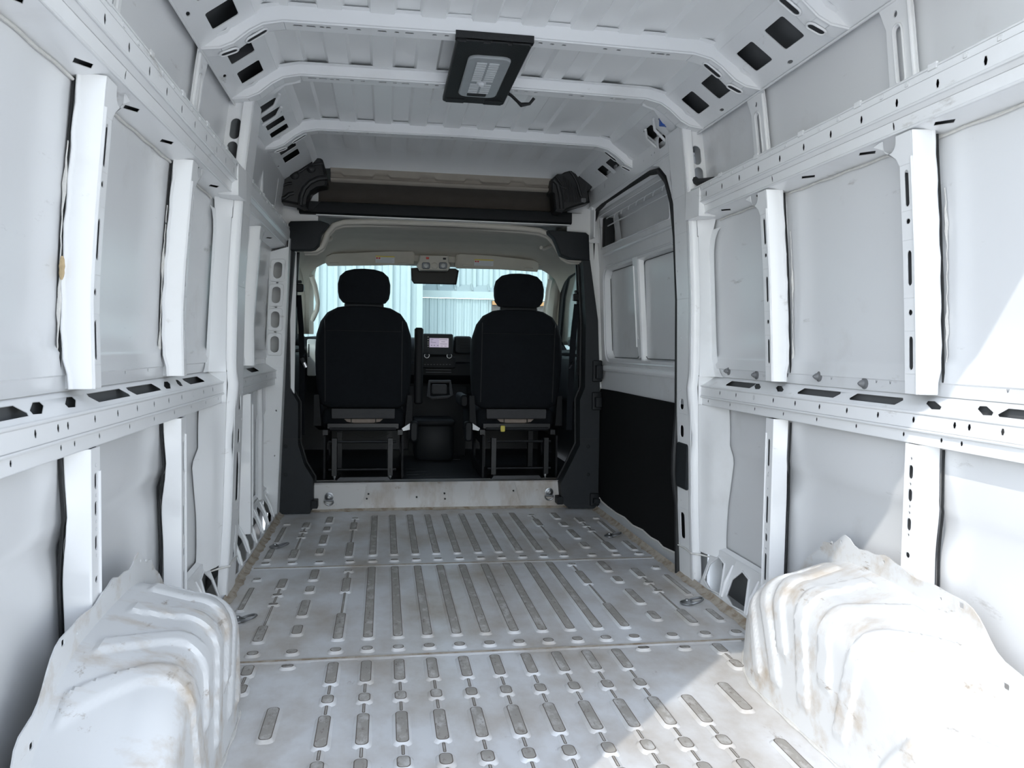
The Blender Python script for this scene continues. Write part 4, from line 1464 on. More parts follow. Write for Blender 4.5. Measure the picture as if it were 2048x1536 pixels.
# cab doors with side windows, outer body
for s, idx, side in ((-1, 2, 'left'), (1, 3, 'right')):
    dm = MB()
    win = [(4.98, .95), (5.70, .95), (5.86, 1.02), (5.62, 1.34), (5.45, 1.46), (5.05, 1.50), (4.98, 1.44)]
    dm.plate([(4.66, -.1), (6.6, -.1), (6.6, 1.02), (6.05, 1.06), (5.58, 1.56), (5.4, 1.62), (4.66, 1.66)], [win], lambda u, v, w: (s * (.985 - .10 * max(0, v - .9) + w), u, v), .02)
    dm.rbox(s * .90, s * .985, 4.95, 5.9, .60, .92, .03, axis=1)
    dm.tube([(s * .93, 4.98, .93), (s * .925, 5.3, .94), (s * .93, 5.8, .93)], .022, 8)
    o = dm.build('door_%d' % idx, 'seat_trim')
    tag(o, 'dark inner side of the %s cab door with its window' % side, 'cab door', kind='structure')
    gp = MB()
    gp.plate(win, [], lambda u, v, w: (s * (.992 - .10 * max(0, v - .9) + w), u, v), .004)
    gp.build('window_pane', 'glass', o, smooth=False)
    cr = MB()
    cr.loft([[(s * .90, y, z1 - .03), (s * 1.0, y, z1 - .05), (s * .97, y, z1 + .05), (s * .80, y, z1 + .08)] for y, z1 in ((4.62, 1.70), (5.3, 1.68), (5.6, 1.58))])
    cr.build('roof_rail', 'headliner_trim', o)
# cab outer roof
cr = MB()
cr.grid(lambda u, v: (u, v, table([(4.4, 2.035), (4.75, 2.0), (5.2, 1.80), (5.6, 1.62)], v)), [-.95, 0, .95], [4.4, 4.75, 5.2, 5.55])
cr.grid(lambda u, v: (u, 5.55, v), [-.95, .95], [1.58, 1.66])
for s in (-1, 1):
    cr.grid(lambda u, v: (s * lerp(1.0, .93, v), u, lerp(1.6, table([(4.4, 2.035), (4.75, 2.0), (5.2, 1.80), (5.6, 1.62)], u), v)), [4.4, 4.75, 5.2, 5.55], [0, 1])
o = cr.build('trim_9', 'white_paint', recalc=False)
tag(o, 'white outer roof skin over the cab', 'roof', kind='structure')

# sun visors
for s, label in ((-1, 'beige sun visor folded up above the left seat'), (1, 'beige sun visor folded up above the right seat')):
    root = empty('sun_visor', (s * .45, 5.38, 1.55), label, 'sun visor', 'folded sun visors')
    Y = 5.37
    v_ = MB()
    if s < 0:
        out = [(653, 512), (662, 508), (700, 506), (780, 503), (826, 503), (829, 507), (828, 528), (760, 530), (655, 531), (650, 524)]
        lab = (751, 511, 789, 526)
    else:
        out = [(913, 509), (920, 508), (980, 511), (1070, 521), (1077, 525), (1078, 533), (1076, 543), (1000, 538), (914, 536), (910, 530)]
        lab = (949, 518, 987, 532)
    poly = [(at(px, py, Y).x, at(px, py, Y).z) for px, py in out]
    c = (sum(q[0] for q in poly) / len(poly), sum(q[1] for q in poly) / len(poly))
    v_.loft([[(lerp(c[0], u, k), w - .25 * (v - c[1]), lerp(c[1], v, k)) for u, v in poly] for w, k in ((Y, .97), (Y + .006, 1), (Y + .018, 1), (Y + .022, .97))])
    v_.build('visor_panel', 'headliner', root)
    a, b_ = at(lab[0], lab[1], Y - .012), at(lab[2], lab[3], Y - .012)
    lb = MB()
    yy = lambda z: Y - .0015 - .25 * (z - c[1])
    def sheet(m__, x0, x1, z0, z1, dy):
        m__.add([(x0, yy(z0) - dy, z0), (x1, yy(z0) - dy, z0), (x1, yy(z1) - dy, z1), (x0, yy(z1) - dy, z1), (x0, yy(z0) - dy + .001, z0), (x1, yy(z0) - dy + .001, z0), (x1, yy(z1) - dy + .001, z1), (x0, yy(z1) - dy + .001, z1)], [(0, 1, 2, 3), (7, 6, 5, 4), (0, 4, 5, 1), (2, 6, 7, 3), (1, 5, 6, 2), (0, 3, 7, 4)])
    x0, x1, z0, z1 = a.x, b_.x, b_.z, a.z
    lb.mat(0)
    sheet(lb, x0, x1, z0, z1, .0005)
    lb.mat(1)
    sheet(lb, x0, x1, z1 - .008, z1, .0015)
    lb.mat(2)
    for k in range(2):
        sheet(lb, x0 + .004 + k * .016, x0 + .016 + k * .016, z1 - .020, z1 - .011, .0015)
    lb.mat(3)
    for k in range(4):
        zz = lerp(z1 - .013, z0 + .005, k / 3)
        sheet(lb, x0 + (.040 if k < 2 else .006), x1 - .006 - .01 * (k % 2), zz - .0015, zz + .0005, .0015)
    lb.build('warning_label', ['label_white', 'label_yellow', 'label_red', 'label_text'], root)
    for px, py in (((668, 527), (805, 527)) if s < 0 else ((934, 531), (1058, 538))):
        q = at(px, py, Y - .005)
        cp = MB()
        cp.rbox(q.x - .030, q.x + .030, Y - .016 - .25 * (q.z - c[1]), Y + .004, q.z - .006, q.z + .006, .004, axis=0)
        cp.build('clip', 'headliner_trim', root)

# overhead console with map lights
oc = empty('overhead_console', (0, 5.36, 1.53), 'beige overhead console with red and dark buttons and two map lights', 'overhead console')
Y = 5.33
m_ = MB()
out = [(840, 510), (897, 511), (898, 525), (902, 532), (896, 541), (840, 540), (834, 530), (838, 522)]
poly = [(at(px, py, Y).x, at(px, py, Y).z) for px, py in out]
c = (sum(q[0] for q in poly) / len(poly), sum(q[1] for q in poly) / len(poly))
m_.loft([[(lerp(c[0], u, k), w, lerp(c[1], v, k)) for u, v in poly] for w, k in ((Y, .94), (Y + .008, 1), (Y + .08, 1))])
m_.build('housing', 'headliner_trim', oc)
for nm, mt, x0, y0, x1, y1 in (('button', 'label_red', 852, 514, 858, 518.5), ('button', 'rubber', 886, 515.5, 892, 519.5)):
    a, b_ = at(x0, y0, Y), at(x1, y1, Y)
    q_ = MB()
    q_.rbox(a.x, b_.x, Y - .004, Y + .006, b_.z, a.z, .003, axis=1)
    q_.build(nm, mt, oc)
for x0, x1 in ((844, 860), (878, 894)):
    a, b_ = at(x0, 524.5, Y), at(x1, 538, Y)
    q_ = MB()
    q_.rbox(a.x, b_.x, Y - .004, Y + .006, b_.z, a.z, .012, axis=1)
    lens = q_.build('map_light', 'console_blue', oc)
    q2 = MB()
    cxx = (a.x + b_.x) / 2
    q2.lathe((cxx, Y - .003, (a.z + b_.z) / 2), (0, -1, 0), [(0, .016), (.003, .015), (.004, .010)], 12)
    q2.build('lens', 'lens_grey', lens)
a = at(869, 532, Y)
q_ = MB()
q_.lathe((a.x, Y + .002, a.z), (0, -1, 0), [(0, .024), (.008, .023), (.012, .018)], 16)
for k in (-1, 0, 1):
    q_.box(a.x + k * .009 - .001, a.x + k * .009 + .001, Y - .012, Y - .004, a.z - .014, a.z + .014)
q_.build('speaker_grille', 'headliner_trim', oc)

# rear-view mirror
mr = empty('rear_view_mirror', (at(870, 550, 5.45).x, 5.45, 1.45), 'black rear-view mirror hanging below the overhead console', 'mirror')
Y = 5.44
out = [(822, 536), (835, 535), (910, 537), (918, 541), (913, 569), (828, 567), (823, 560)]
poly = [(at(px, py, Y).x, at(px, py, Y).z) for px, py in out]
c = (sum(q[0] for q in poly) / len(poly), sum(q[1] for q in poly) / len(poly))
m_ = MB()
m_.loft([[(lerp(c[0], u, k), w, lerp(c[1], v, k)) for u, v in poly] for w, k in ((Y, .96), (Y + .004, 1), (Y + .02, 1), (Y + .035, .8))])
m_.build('housing', 'black_plastic', mr)
m_ = MB()
m_.prism([(lerp(c[0], u, .93), lerp(c[1], v, .90)) for u, v in poly], lambda u, v, w: (u, w, v), Y - .002, Y + .001)
m_.build('mirror_face', 'mirror_glass', mr)
m_ = MB()
q = at(870, 545, Y)
m_.tube([(q.x, Y + .02, q.z + .01), (q.x, Y + .06, q.z + .05), (q.x, Y + .12, q.z + .07)], .012, 8)
m_.build('stem', 'black_plastic', mr)

# seat belts
for s, label in ((-1, 'black seat belt with height adjuster on the left cab pillar'), (1, 'black seat belt with height adjuster on the right cab pillar')):
    rt = empty('seat_belt', (s * .88, 4.74, .95), label, 'seat belt', 'seat belts on the cab pillars')
    Y = 4.72
    if s < 0:
        rail = [(592, 505), (589, 560), (585, 640), (582, 720)]
        hub = (596, 575)
        belt = [(597, 590), (602, 660), (604, 730), (603, 800), (604, 870)]
        tg = [(603, 716), (612, 735)]
    else:
        rail = [(1157, 526), (1159, 580), (1160, 650), (1160, 750)]
        hub = (1156, 594)
        belt = [(1154, 608), (1146, 680), (1143, 740), (1140, 800), (1138, 860)]
        tg = [(1147, 722), (1139, 737)]
    m_ = MB()
    pts = [at(px, py, Y + .05) for px, py in rail]
    m_.loft([[q + Vector((-.022, 0, 0)), q + Vector((-.022, -.018, 0)), q + Vector((.022, -.018, 0)), q + Vector((.022, 0, 0))] for q in pts])
    m_.build('adjuster_rail', 'steel_dark', rt)
    q = at(hub[0], hub[1], Y)
    m_ = MB()
    m_.rbox(q.x - .030, q.x + .032, Y - .01, Y + .03, q.z - .025, q.z + .022, .012, axis=1)
    m_.rbox(q.x - .018, q.x + .02, Y - .005, Y + .03, q.z + .026, q.z + .042, .005, axis=1)
    m_.build('guide_loop', 'black_plastic', rt)
    m_ = MB()
    m_.rbox(q.x - s * .030 - .004, q.x - s * .030 + .004, Y - .004, Y + .02, q.z - .02, q.z + .018, .003, axis=1)
    m_.build('loop_trim', 'zinc', rt)
    m_ = MB()
    pts = [at(px, py, Y + .01) for px, py in belt]
    m_.loft([[q + Vector((-.016, .012, 0)), q + Vector((-.015, .010, 0)), q + Vector((.016, -.008, 0)), q + Vector((.017, -.006, 0))] for q in pts])
    m_.build('webbing', 'seat_fabric', rt)
    a, b_ = at(tg[0][0], tg[0][1], Y - .02), at(tg[1][0], tg[1][1], Y - .02)
    m_ = MB()
    m_.tube([a, a + (b_ - a) * .5], .016, 8, flat=.5)
    m_.mat(1).tube([a + (b_ - a) * .45, b_], .011, 8, flat=.35)
    m_.build('buckle_tongue', ['black_plastic', 'steel'], rt)

# ================================================================== SEATS
def cab_seat(cx, side, label):
    root = empty('cab_seat', (cx, 4.95, .15), label, 'seat', 'cab seats seen from behind')

    def T(x, y, z):
        return (cx + x, y, z)
    # backrest: rounded shell, leaning back slightly
    outl = [(-.215, .575), (-.262, .60), (-.283, .68), (-.292, .80), (-.295, .92), (-.287, 1.03), (-.262, 1.11), (-.222, 1.165), (-.160, 1.198), (-.08, 1.212), (0, 1.215), (.08, 1.212), (.160, 1.198), (.222, 1.165), (.262, 1.11), (.287, 1.03), (.295, .92), (.292, .80), (.283, .68), (.262, .60), (.215, .575)]
    cz = .90
    lo = []
    for d_, k in ((0, .84), (.006, .92), (.022, .975), (.05, 1.0), (.09, 1.0), (.13, .96), (.15, .86)):
        lo.append([T(u * (k if k < 1 else 1), 4.93 + d_ - (v - .6) * .10 + (.012 if abs(u) < .2 else 0) * (1 if d_ == 0 else 0), cz + (v - cz) * (k * .5 + .5)) for u, v in outl])
    m_ = MB()
    m_.loft(lo)
    m_.build('backrest', 'seat_fabric', root, angle=70)
    sm = MB()
    sm.tube([T(x, 4.924 - (1.055 - .6) * .10 + .002, 1.055) for x in frange(-.225, .225, 9)], .0022, 6)
    sm.tube([T(-.232, 4.930 - (z - .6) * .10, z) for z in frange(.62, 1.12, 6)], .003, 6)
    sm.tube([T(.232, 4.930 - (z - .6) * .10, z) for z in frange(.62, 1.12, 6)], .003, 6)
    sm.build('seam', 'rubber', root)
    # headrest
    ho = [(-.10, 1.240), (-.130, 1.250), (-.150, 1.275), (-.157, 1.310), (-.158, 1.355), (-.146, 1.400), (-.112, 1.430), (-.06, 1.443), (0, 1.446), (.06, 1.443), (.112, 1.430), (.146, 1.400), (.158, 1.355), (.157, 1.310), (.150, 1.275), (.130, 1.250), (.10, 1.240)]
    lo = []
    for d_, k in ((0, .86), (.008, .95), (.03, 1), (.07, 1), (.10, .95), (.11, .86)):
        lo.append([T(u * k, 4.86 + d_, 1.328 + (v - 1.345) * k * 1.05) for u, v in ho])
    m_ = MB()
    m_.loft(lo)
    m_.build('headrest', 'seat_fabric', root, angle=70)
    for x in (-.105, .105):
        q = MB()
        q.lathe(T(x, 4.90, 1.195), (0, 0, 1), [(0, .006), (.075, .006)], 8)
        q.build('headrest_post', 'steel', root)
        q = MB()
        q.lathe(T(x, 4.90, 1.190), (0, 0, 1), [(0, .016), (.018, .014), (.022, .010)], 10)
        q.build('post_sleeve', 'black_plastic', root)
    m_ = MB()
    m_.rbox(cx - .118, cx + .118, 4.885, 4.93, 1.195, 1.226, .012, axis=0)
    m_.build('headrest_collar', 'black_plastic', root)
    # cushion, seen only at its rear edge
    m_ = MB()
    m_.rbox(cx - .255, cx + .255, 4.98, 5.47, .43, .58, .05, axis=1)
    m_.build('cushion', 'seat_fabric', root, angle=60)
    m_ = MB()
    m_.loft([[T(x, 4.925, .575), T(x, 4.918, .56), T(x * .99, 4.92, .518), T(x * .985, 4.93, .512), T(x, 4.95, .52), T(x, 4.95, .575)] for x in (-.192, -.15, .15, .192)])
    m_.build('rear_hem', 'hem_grey', root)
    m_ = MB()
    m_.prism([(-.125, .515), (.125, .515), (.100, .492), (.06, .486), (-.06, .486), (-.100, .492)], lambda u, v, w: T(u, w, v), 4.955, 4.975)
    m_.build('foam_edge', 'cushion_beige', root)
    for x in (-.075, .075):
        q = MB()
        q.tube([T(x, 4.95, .515), T(x, 4.952, .485)], .003, 6)
        q.build('foam_wire', 'rubber', root)
    # side shields
    for sx in (-1, 1):
        m_ = MB()
        m_.loft([[T(sx * .255, 4.93, .47), T(sx * .300, 4.93, .47), T(sx * .300, 4.94, .66), T(sx * .27, 4.94, .66)], [T(sx * .255, 5.35, .40), T(sx * .300, 5.35, .40), T(sx * .300, 5.35, .54), T(sx * .27, 5.35, .54)]])
        m_.build('side_shield', 'seat_trim', root)
    # steel frame
    m_ = MB()
    m_.box(cx - .215, cx + .215, 4.90, 4.93, .455, .485)
    m_.box(cx - .24, cx - .21, 4.86, 5.40, .42, .45)
    m_.box(cx + .21, cx + .24, 4.86, 5.40, .42, .45)
    m_.build('slide_frame', 'steel_dark', root)
    for z, y in ((.452, 4.885), (.385, 4.80), (.218, 4.79)):
        q = MB()
        q.tube([T(-.20, y, z), T(.20, y, z)], .008 if z < .45 else .010, 8)
        q.build('cross_tube', 'steel_dark', root)
    for x in (-.165, .165):
        q = MB()
        q.loft([[T(x - .016, 4.77, z), T(x - .014, 4.762, z), T(x + .014, 4.762, z), T(x + .016, 4.77, z), T(x + .016, 4.80, z), T(x - .016, 4.80, z)] for z in (.185, .41)])
        leg = q.build('leg', 'steel_dark', root)
        q = MB()
        q.lathe(T(x, 4.782, .150), (0, 0, 1), [(0, .016), (.006, .016), (.008, .006), (.020, .006), (.022, .012), (.042, .012)], 10)
        q.build('leg_bolt', 'zinc', leg)
        for z in (.395, .372, .222, .208):
            q = MB()
            q.lathe(T(x, 4.760, z), (0, 1, 0), [(0, .006), (.003, .006)], 8)
            q.build('leg_hole', 'rubber', leg)
        q = MB()
        q.box(cx + x - .016, cx + x + .016, 5.30, 5.34, .15, .42)
        q.build('leg', 'steel_dark', root)
    for x in (-.232, .232):
        q = MB()
        q.plate([(4.80, .16), (5.38, .16), (5.38, .42), (4.80, .42)], [rrect(5.1, .29, .34, .14, .04, 3)], lambda u, v, w: T(x + w, u, v), .012)
        q.build('side_plate', 'seat_trim', root)
    # recliner lever and knobs on the inner side
    sx = 1 if cx < 0 else -1
    q = MB()
    q.rbox(cx + sx * .285, cx + sx * .335, 4.87, 4.95, .375, .50, .018, axis=1)
    q.build('recliner_cover', 'black_plastic', root)
    q = MB()
    q.loft([[T(sx * .235, 4.90, .455), T(sx * .285, 4.90, .488), T(sx * .285, 4.90, .448), T(sx * .245, 4.90, .44)], [T(sx * .235, 4.93, .455), T(sx * .285, 4.93, .488), T(sx * .285, 4.93, .448), T(sx * .245, 4.93, .44)]])
    q.build('recliner_plate', 'zinc', root)
    if cx < 0:
        q = MB()
        q.rbox(cx + .312, cx + .368, 4.99, 5.05, .60, 1.085, .020, axis=2)
        q.build('armrest', 'seat_trim', root)
        q = MB()
        q.tube([T(-.17, 4.90, .435), T(-.06, 4.905, .430), T(.0, 4.90, .405), T(.08, 4.90, .398), T(.16, 4.905, .425)], .003, 6)
        q.build('loose_wire', 'rubber', root)
    else:
        q = MB()
        q.rbox(cx - .095 - .014, cx - .095 + .014, 4.868, 4.876, .437, .476, .006, axis=1)
        q.build('paper_tag', 'tag_yellow', root)
        q = MB()
        q.rbox(cx - .352, cx - .300, 5.0, 5.35, .58, .66, .02, axis=1)
        q.build('armrest', 'seat_trim', root)
    return root


cab_seat(-.470, -1, 'black left cab seat with a raised armrest, seen from behind')
cab_seat(.445 + .045, 1, 'black right cab seat with a yellow tag under it, seen from behind')

# ================================================================== DASHBOARD
db = empty('dashboard', (0, 5.95, .6), 'black dashboard with centre stack and glowing touchscreen', 'dashboard')
m_ = MB()
m_.loft([[(x, 5.85, .62), (x, 5.80, .80), (x, 5.78, .96 + b_), (x, 5.84, 1.03 + b_), (x, 6.0, 1.045 + b_), (x, 6.3, 1.03), (x, 6.3, .60)] for x, b_ in ((-.93, -.02), (-.70, .0), (-.25, .0), (-.16, -.01), (.20, -.01), (.45, -.01), (.50, -.03), (.93, -.03))])
m_.build('dash_body', 'black_plastic', db, angle=50)
Y = 5.70
a, b_ = at(845, 667, Y), at(906, 711, Y)
m_ = MB()
m_.rbox(a.x, b_.x, Y, Y + .12, b_.z, a.z, .014, axis=1)
scr = m_.build('screen_housing', 'black_plastic', db)
a1, b1 = at(859, 676, Y), at(897, 695, Y)
m_ = MB()
mid = lerp(a1.x, b1.x, .50)
m_.mat(0).box(a1.x, mid, Y - .0015, Y + .002, b1.z, a1.z)
m_.mat(1).box(mid, b1.x, Y - .0015, Y + .002, b1.z, a1.z)
m_.mat(2)
W_, H_ = b1.x - a1.x, a1.z - b1.z
for u0, u1, v0 in ((.06, .20, .12), (.06, .15, .30), (.06, .34, .46), (.52, .94, .13), (.62, .82, .36), (.56, .92, .60), (.58, .70, .83), (.78, .90, .83)):
    m_.box(a1.x + W_ * u0, a1.x + W_ * u1, Y - .0025, Y, a1.z - H_ * v0 - .003, a1.z - H_ * v0)
for u0 in (.08, .22, .40):
    m_.box(a1.x + W_ * u0, a1.x + W_ * (u0 + .07), Y - .0025, Y, a1.z - H_ * .76 - .005, a1.z - H_ * .76)
m_.build('display', ['screen_lit', 'screen_lit_pale', 'screen_ink'], scr)
for py in (674, 679, 684, 688, 692.5):
    q = at(856.3, py, Y)
    m_ = MB()
    m_.box(q.x - .003, q.x + .003, Y - .001, Y + .002, q.z - .003, q.z + .003)
    m_.build('touch_icon', 'screen_icon', scr)
m_ = MB()
a2, b2 = at(843, 712, Y), at(911, 737, Y)
m_.rbox(a2.x, b2.x, Y + .005, Y + .14, b2.z, a2.z, .012, axis=1)
rad = m_.build('control_panel', 'seat_trim', db)
for px, py in ((853.8, 711), (898.6, 711.5)):
    q = at(px, py, Y)
    m_ = MB()
    m_.lathe((q.x, Y + .004, q.z), (0, -1, 0), [(0, .019), (.004, .019), (.004, .016)], 20)
    kn = m_.build('knob', 'zinc', rad)
    m_ = MB()
    m_.lathe((q.x, Y + .002, q.z), (0, -1, 0), [(0, .0155), (.018, .0145), (.020, .012)], 20)
    m_.build('knob_cap', 'black_plastic', kn)
for k in range(9):
    q = at(850 + k * 6.2, 729, Y)
    m_ = MB()
    m_.box(q.x - .006, q.x + .006, Y - .001, Y + .01, q.z - .004, q.z + .003)
    m_.build('switch', 'hem_grey', rad)
for py in (739.5, 744.5):
    q0, q1 = at(852, py, Y), at(903, py, Y)
    m_ = MB()
    m_.rbox(q0.x, q1.x, Y + .01, Y + .05, q0.z - .004, q0.z + .004, .002, axis=1)
    m_.build('trim_strip', 'hem_grey', db)
# vent pod on the right of the screen
a, b_ = at(909, 672, Y + .05), at(943, 708, Y + .05)
m_ = MB()
m_.rbox(a.x, b_.x, Y + .05, Y + .2, b_.z, a.z, .02, axis=1)
vp = m_.build('vent_pod', 'black_plastic', db)
for k in range(5):
    zz = lerp(b_.z + .02, a.z - .025, k / 4)
    m_ = MB()
    m_.box(a.x + .035, b_.x - .02, Y + .044, Y + .06, zz - .002, zz + .002)
    m_.build('vent_slat', 'seat_trim', vp)
# pale air outlet seen beside the left seat
a, b_ = at(614, 678, 5.75), at(632, 752, 5.75)
m_ = MB()
m_.rbox(a.x, b_.x, 5.75, 5.85, b_.z, a.z, .012, axis=1)
po = m_.build('side_outlet', 'dash_vent', db)
for k in range(9):
    q = at(617.3, 689.5 + k * 2.9, 5.748)
    m_ = MB()
    m_.box(q.x - .005, q.x + .005, 5.7475, 5.752, q.z - .0035, q.z + .0035)
    m_.build('outlet_slot', 'rubber', po)
# lower stack, shelf and cup frame
m_ = MB()
m_.loft([[(x, 5.80, .86), (x, 5.74, .84), (x, 5.74, .76), (x, 5.80, .70), (x, 5.95, .66), (x, 5.95, .86)] for x in (-.22, .33)])
m_.build('lower_stack', 'seat_trim', db)
cu = [at(px, py, 5.6) for px, py in ((859, 763), (900, 763), (903, 790), (895, 794), (865, 796), (857, 792))]
m_ = MB()
m_.tube(cu + cu[:2], .012, 8)
m_.build('cup_frame', 'hem_grey', db)
q = at(879, 778, 5.66)
m_ = MB()
m_.rbox(q.x - .055, q.x + .05, 5.62, 5.68, q.z - .035, q.z + .035, .01, axis=1)
m_.build('cup_well', 'hem_grey', db)

# centre floor console between the seats
cc = empty('floor_console', (.02, 5.6, .15), 'low black plastic console on the cab floor between the seats', 'console')
a, b_ = at(829, 838, 5.55), at(907, 868, 5.55)
m_ = MB()
m_.rbox(a.x, b_.x, 5.5, 5.85, .15, a.z - .02, .05, axis=1)
m_.build('body', 'black_plastic', cc, angle=60)
m_ = MB()
m_.rbox(a.x - .005, b_.x + .005, 5.48, 5.87, a.z - .045, a.z, .02, axis=1)
m_.build('lid', 'seat_trim', cc, angle=60)
m_ = MB()
m_.loft([[(x, 5.86, .15), (x, 5.80, .45), (x, 5.84, .70), (x, 6.0, .70), (x, 6.0, .15)] for x in (-.16, .26)])
m_.build('stack_base', 'seat_trim', cc)

# steering wheel, hidden behind the left seat
sw = empty('steering_wheel', (-.47, 5.55, .95), 'black steering wheel in front of the left seat', 'steering wheel')
m_ = MB()
cw_, ax = Vector((-.47, 5.55, .93)), Vector((0, -.85, .53))
u_ = Vector((1, 0, 0))
v_ = ax.cross(u_).normalized()
m_.tube([cw_ + (u_ * math.cos(2 * math.pi * k / 24) + v_ * math.sin(2 * math.pi * k / 24)) * .185 for k in range(25)], .015, 8, cap=False)
m_.build('rim', 'black_plastic', sw)
m_ = MB()
for an in (0, math.pi, -math.pi / 2):
    m_.tube([cw_, cw_ + (u_ * math.cos(an) + v_ * math.sin(an)) * .18], .016, 8)
m_.build('spoke', 'black_plastic', sw)
m_ = MB()
m_.lathe(cw_, (0, .85, -.53), [(-.02, .04), (-.015, .07), (.02, .07), (.05, .04), (.13, .035)], 14)
m_.build('hub', 'black_plastic', sw)

# ================================================================== DOME LIGHT
dl = empty('dome_light', (0, 2.83, 1.94), 'black rectangular ceiling lamp with a grey ribbed lens, on the roof bows', 'lamp')
LX0, LX1, LY0, LY1, LZ = -.128, .114, 2.515, 3.135, 1.933
m_ = MB()
m_.rbox(LX0, LX1, LY0, LY1, LZ - .006, LZ + .016, .008, axis=2)
m_.box(LX0 - .004, LX1 + .004, LY0 - .012, LY0 + .016, LZ + .002, LZ + .024)
for x in (LX0 + .03, -.02, .05):
    m_.box(x, x + .055, LY0 - .010, LY0 + .012, LZ - .007, LZ - .002)
for x in (LX0 + .012, LX1 - .082):
    m_.box(x, x + .07, LY1 - .05, LY1 - .004, LZ - .0085, LZ - .004)
m_.build('housing', 'foam_black', dl)
m_ = MB()
m_.rbox(LX0 + .050, LX1 - .048, LY0 + .10, LY1 - .11, LZ - .016, LZ - .004, .03, axis=2)
lens = m_.build('lens', 'lens_grey', dl)
for k in range(15):
    y = lerp(LY0 + .145, LY1 - .175, k / 14)
    if k == 9:
        continue
    for xa in (-.046, -.004):
        m_ = MB()
        m_.box(xa, xa + .034, y, y + .011, LZ - .0185, LZ - .015)
        m_.build('lens_rib', 'lens_slat', lens)
m_ = MB()
m_.lathe((-.008, lerp(LY0 + .145, LY1 - .175, 9 / 14) + .006, LZ - .014), (0, 0, -1), [(0, .018), (.004, .018), (.006, .013), (.013, .010), (.016, .004)], 14)
m_.build('sensor_dome', 'label_white', lens)
m_ = MB()
m_.rbox(-.046, .026, LY1 - .155, LY1 - .128, LZ - .0185, LZ - .014, .004, axis=2)
m_.build('switch', 'foam_black', lens)
m_ = MB()
m_.tube([(LX1 - .01, 3.02, 1.945), (LX1 + .018, 3.04, 1.937), (LX1 + .050, 3.085, 1.93), (LX1 + .066, 3.105, 1.925), (LX1 + .10, 3.10, 1.93), (LX1 + .115, 3.085, 1.948)], [.007, .006, .006, .009, .006, .006], 8)
m_.build('cable', 'rubber', dl)

# blue wiring connector above the door pillar
m_ = MB()
q = at(1326, 243, 3.16)
m_.rbox(q.x - .013, q.x + .013, q.y - .012, q.y + .012, q.z - .018, q.z + .018, .003, axis=1)
m_.rbox(q.x + .010, q.x + .028, q.y - .010, q.y + .010, q.z - .020, q.z + .008, .003, axis=1)
o = m_.build('wiring_connector', 'connector_blue')
tag(o, 'small blue wiring connector showing in a roof opening above the sliding door', 'connector')

# ================================================================== TIE-DOWN RINGS
for x, y, z, face, label in ((-.828, 2.80, .004, 'f', 'steel tie-down ring on the floor just ahead of the left wheel arch'),
                             (.812, 2.80, .004, 'f', 'steel tie-down ring on the floor just ahead of the right wheel arch'),
                             (-.838, 3.815, .004, 'f', 'steel tie-down ring on the far left of the floor, near the fluted sill'),
                             (.818, 3.87, .004, 'f', 'steel tie-down ring on the floor beside the sliding door'),
                             (-.655, Y_FRONT - .012, .082, 's', 'steel tie-down ring on the left end of the cab step'),
                             (.648, Y_FRONT - .012, .092, 's', 'steel tie-down ring on the right end of the cab step')):
    rt = empty('tie_down_ring', (x, y, z), label, 'tie-down ring', 'tie-down rings')
    if face == 'f':
        F2 = lambda a, b_, c_: (x + a, y + b_, z + c_)
    else:
        F2 = lambda a, b_, c_: (x + a, y - c_, z + b_)
    m_ = MB()
    ring = [F2(.026 * math.cos(a), .026 * math.sin(a) - .018, .008 + .004 * math.sin(a)) for a in [math.pi * (1 + k / 10) for k in range(11)]]
    if face == 'f':
        sg = 1 if x < 0 else 1
        ring = [F2(.020 + .030 * math.cos(a), .022 * math.sin(a), .008 + .008 * math.cos(a)) for a in [2 * math.pi * k / 16 for k in range(17)]]
        m_.tube(ring, .0045, 8, cap=False)
    else:
        m_.tube(ring + ring[:1], .0045, 8)
    m_.build('ring', 'zinc', rt)
    m_ = MB()
    c0 = F2(-.012, 0, 0) if face == 'f' else F2(0, .004, 0)
    m_.lathe(c0, (0, 0, 1) if face == 'f' else (0, -1, 0), [(0, .026), (.004, .026), (.005, .020), (.010, .014), (.011, .008), (.016, .007)], 16)
    m_.build('anchor_plate', 'zinc', rt)

# ================================================================== OUTSIDE
g = MB()
g.grid(lambda u, v: (u, v, -.62), frange(-40, 40, 5), frange(-40, 40, 5))
o = g.build('ground', 'asphalt')
tag(o, 'pale grey paved yard around the van', 'ground', kind='structure')

bl = empty('metal_building', (0, 13.5, -.62), 'pale corrugated metal building with a lower lean-to roof, seen through the windscreen', 'building')
YA, YC = 13.4, 13.95
XE = at(845, 600, YA).x


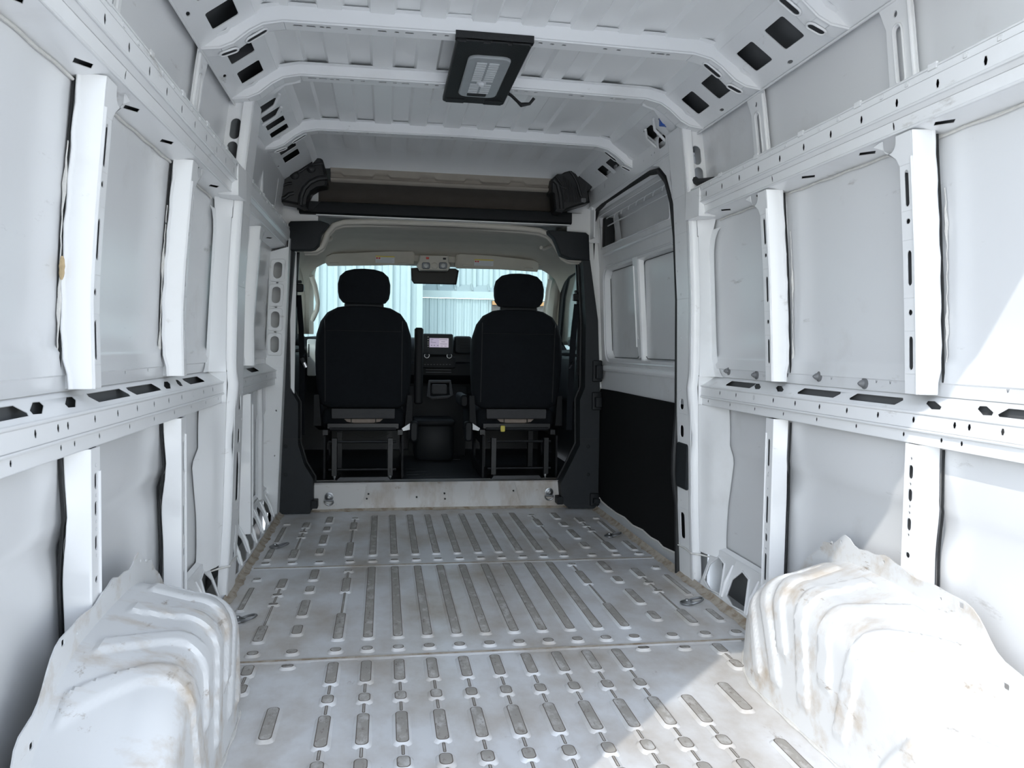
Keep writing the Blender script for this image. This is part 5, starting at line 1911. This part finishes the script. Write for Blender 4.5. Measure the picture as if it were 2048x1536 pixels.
def corrugated(x0, x1, z0, z1, Y_, pitch, w, dpt, name, mat, step_=None):
    m__ = MB()
    pts = []
    x_ = x0
    while x_ < x1:
        pts += [(x_, 0), (x_ + w * .25, -dpt), (x_ + w * .75, -dpt), (x_ + w, 0), (x_ + w + (pitch - w) * .45, 0), (x_ + w + (pitch - w) * .5, -dpt * .25), (x_ + w + (pitch - w) * .55, 0)]
        x_ += pitch
    pts = [q for q in pts if q[0] <= x1]
    m__.loft([[(a_, Y_ + b__, z_) for a_, b__ in pts] for z_ in (z0, z1)], closed=False)
    return m__.build(name, mat, bl, recalc=False)


corrugated(-9, XE, -.62, 7, YA, .30, .10, .06, 'tall_wall', 'building_white')
m_ = MB()
m_.box(XE - .10, XE + .0, YA - .045, YA + .02, -.62, 7)
m_.box(XE - .02, XE, YA, YC + 4, -.62, 7)
m_.build('corner_post', 'building_trim', bl)
corrugated(XE, 9, -.62, at(950, 598, YC).z, YC, .145, .035, .022, 'low_wall', 'building_white')
m_ = MB()
ze0, ze1 = at(950, 597, YC - .06).z, at(950, 583, YC - .06).z
m_.box(XE, 9, YC - .06, YC - .02, ze0, ze1)
m_.build('gutter', 'building_trim', bl)
m_ = MB()
YU = YC + .12
zr = at(950, 570, YU).z
m_.add([(XE, YC - .06, ze1), (9, YC - .06, ze1), (9, YU, zr), (XE, YU, zr)], [(0, 1, 2, 3)])
for k in range(50):
    x_ = XE + .3 * k
    m_.tube([(x_, YC - .06, ze1 + .01), (x_, YU, zr + .01)], .018, 6)
m_.build('lean_to_roof', 'building_roof', bl)
corrugated(XE, 12, zr - .2, 8, YU, .30, .10, .06, 'upper_wall', 'building_white')
m_ = MB()
a, b_ = at(984, 602, YC - .03), at(1100, 680, YC - .03)
m_.box(a.x, b_.x, YC - .05, YC + .03, -.6, a.z)
m_.build('doorway', 'building_dark', bl)
m_ = MB()
m_.box(a.x, b_.x, YC - .10, YC - .04, a.z - .07, a.z)
m_.build('door_lintel', 'wood_brown', bl)

# side mirror outside the right cab door
sm_ = empty('side_mirror', (1.15, 5.65, 1.0), 'black side mirror outside the right cab window', 'side mirror')
q = at(1135, 686, 5.62)
m_ = MB()
m_.rbox(1.02, 1.30, 5.6, 5.72, q.z - .16, q.z + .19, .04, axis=1)
m_.build('mirror_shell', 'black_plastic', sm_)
m_ = MB()
m_.rbox(.98, 1.06, 5.55, 5.62, q.z - .025, q.z + .025, .012, axis=0)
m_.build('arm', 'black_plastic', sm_)
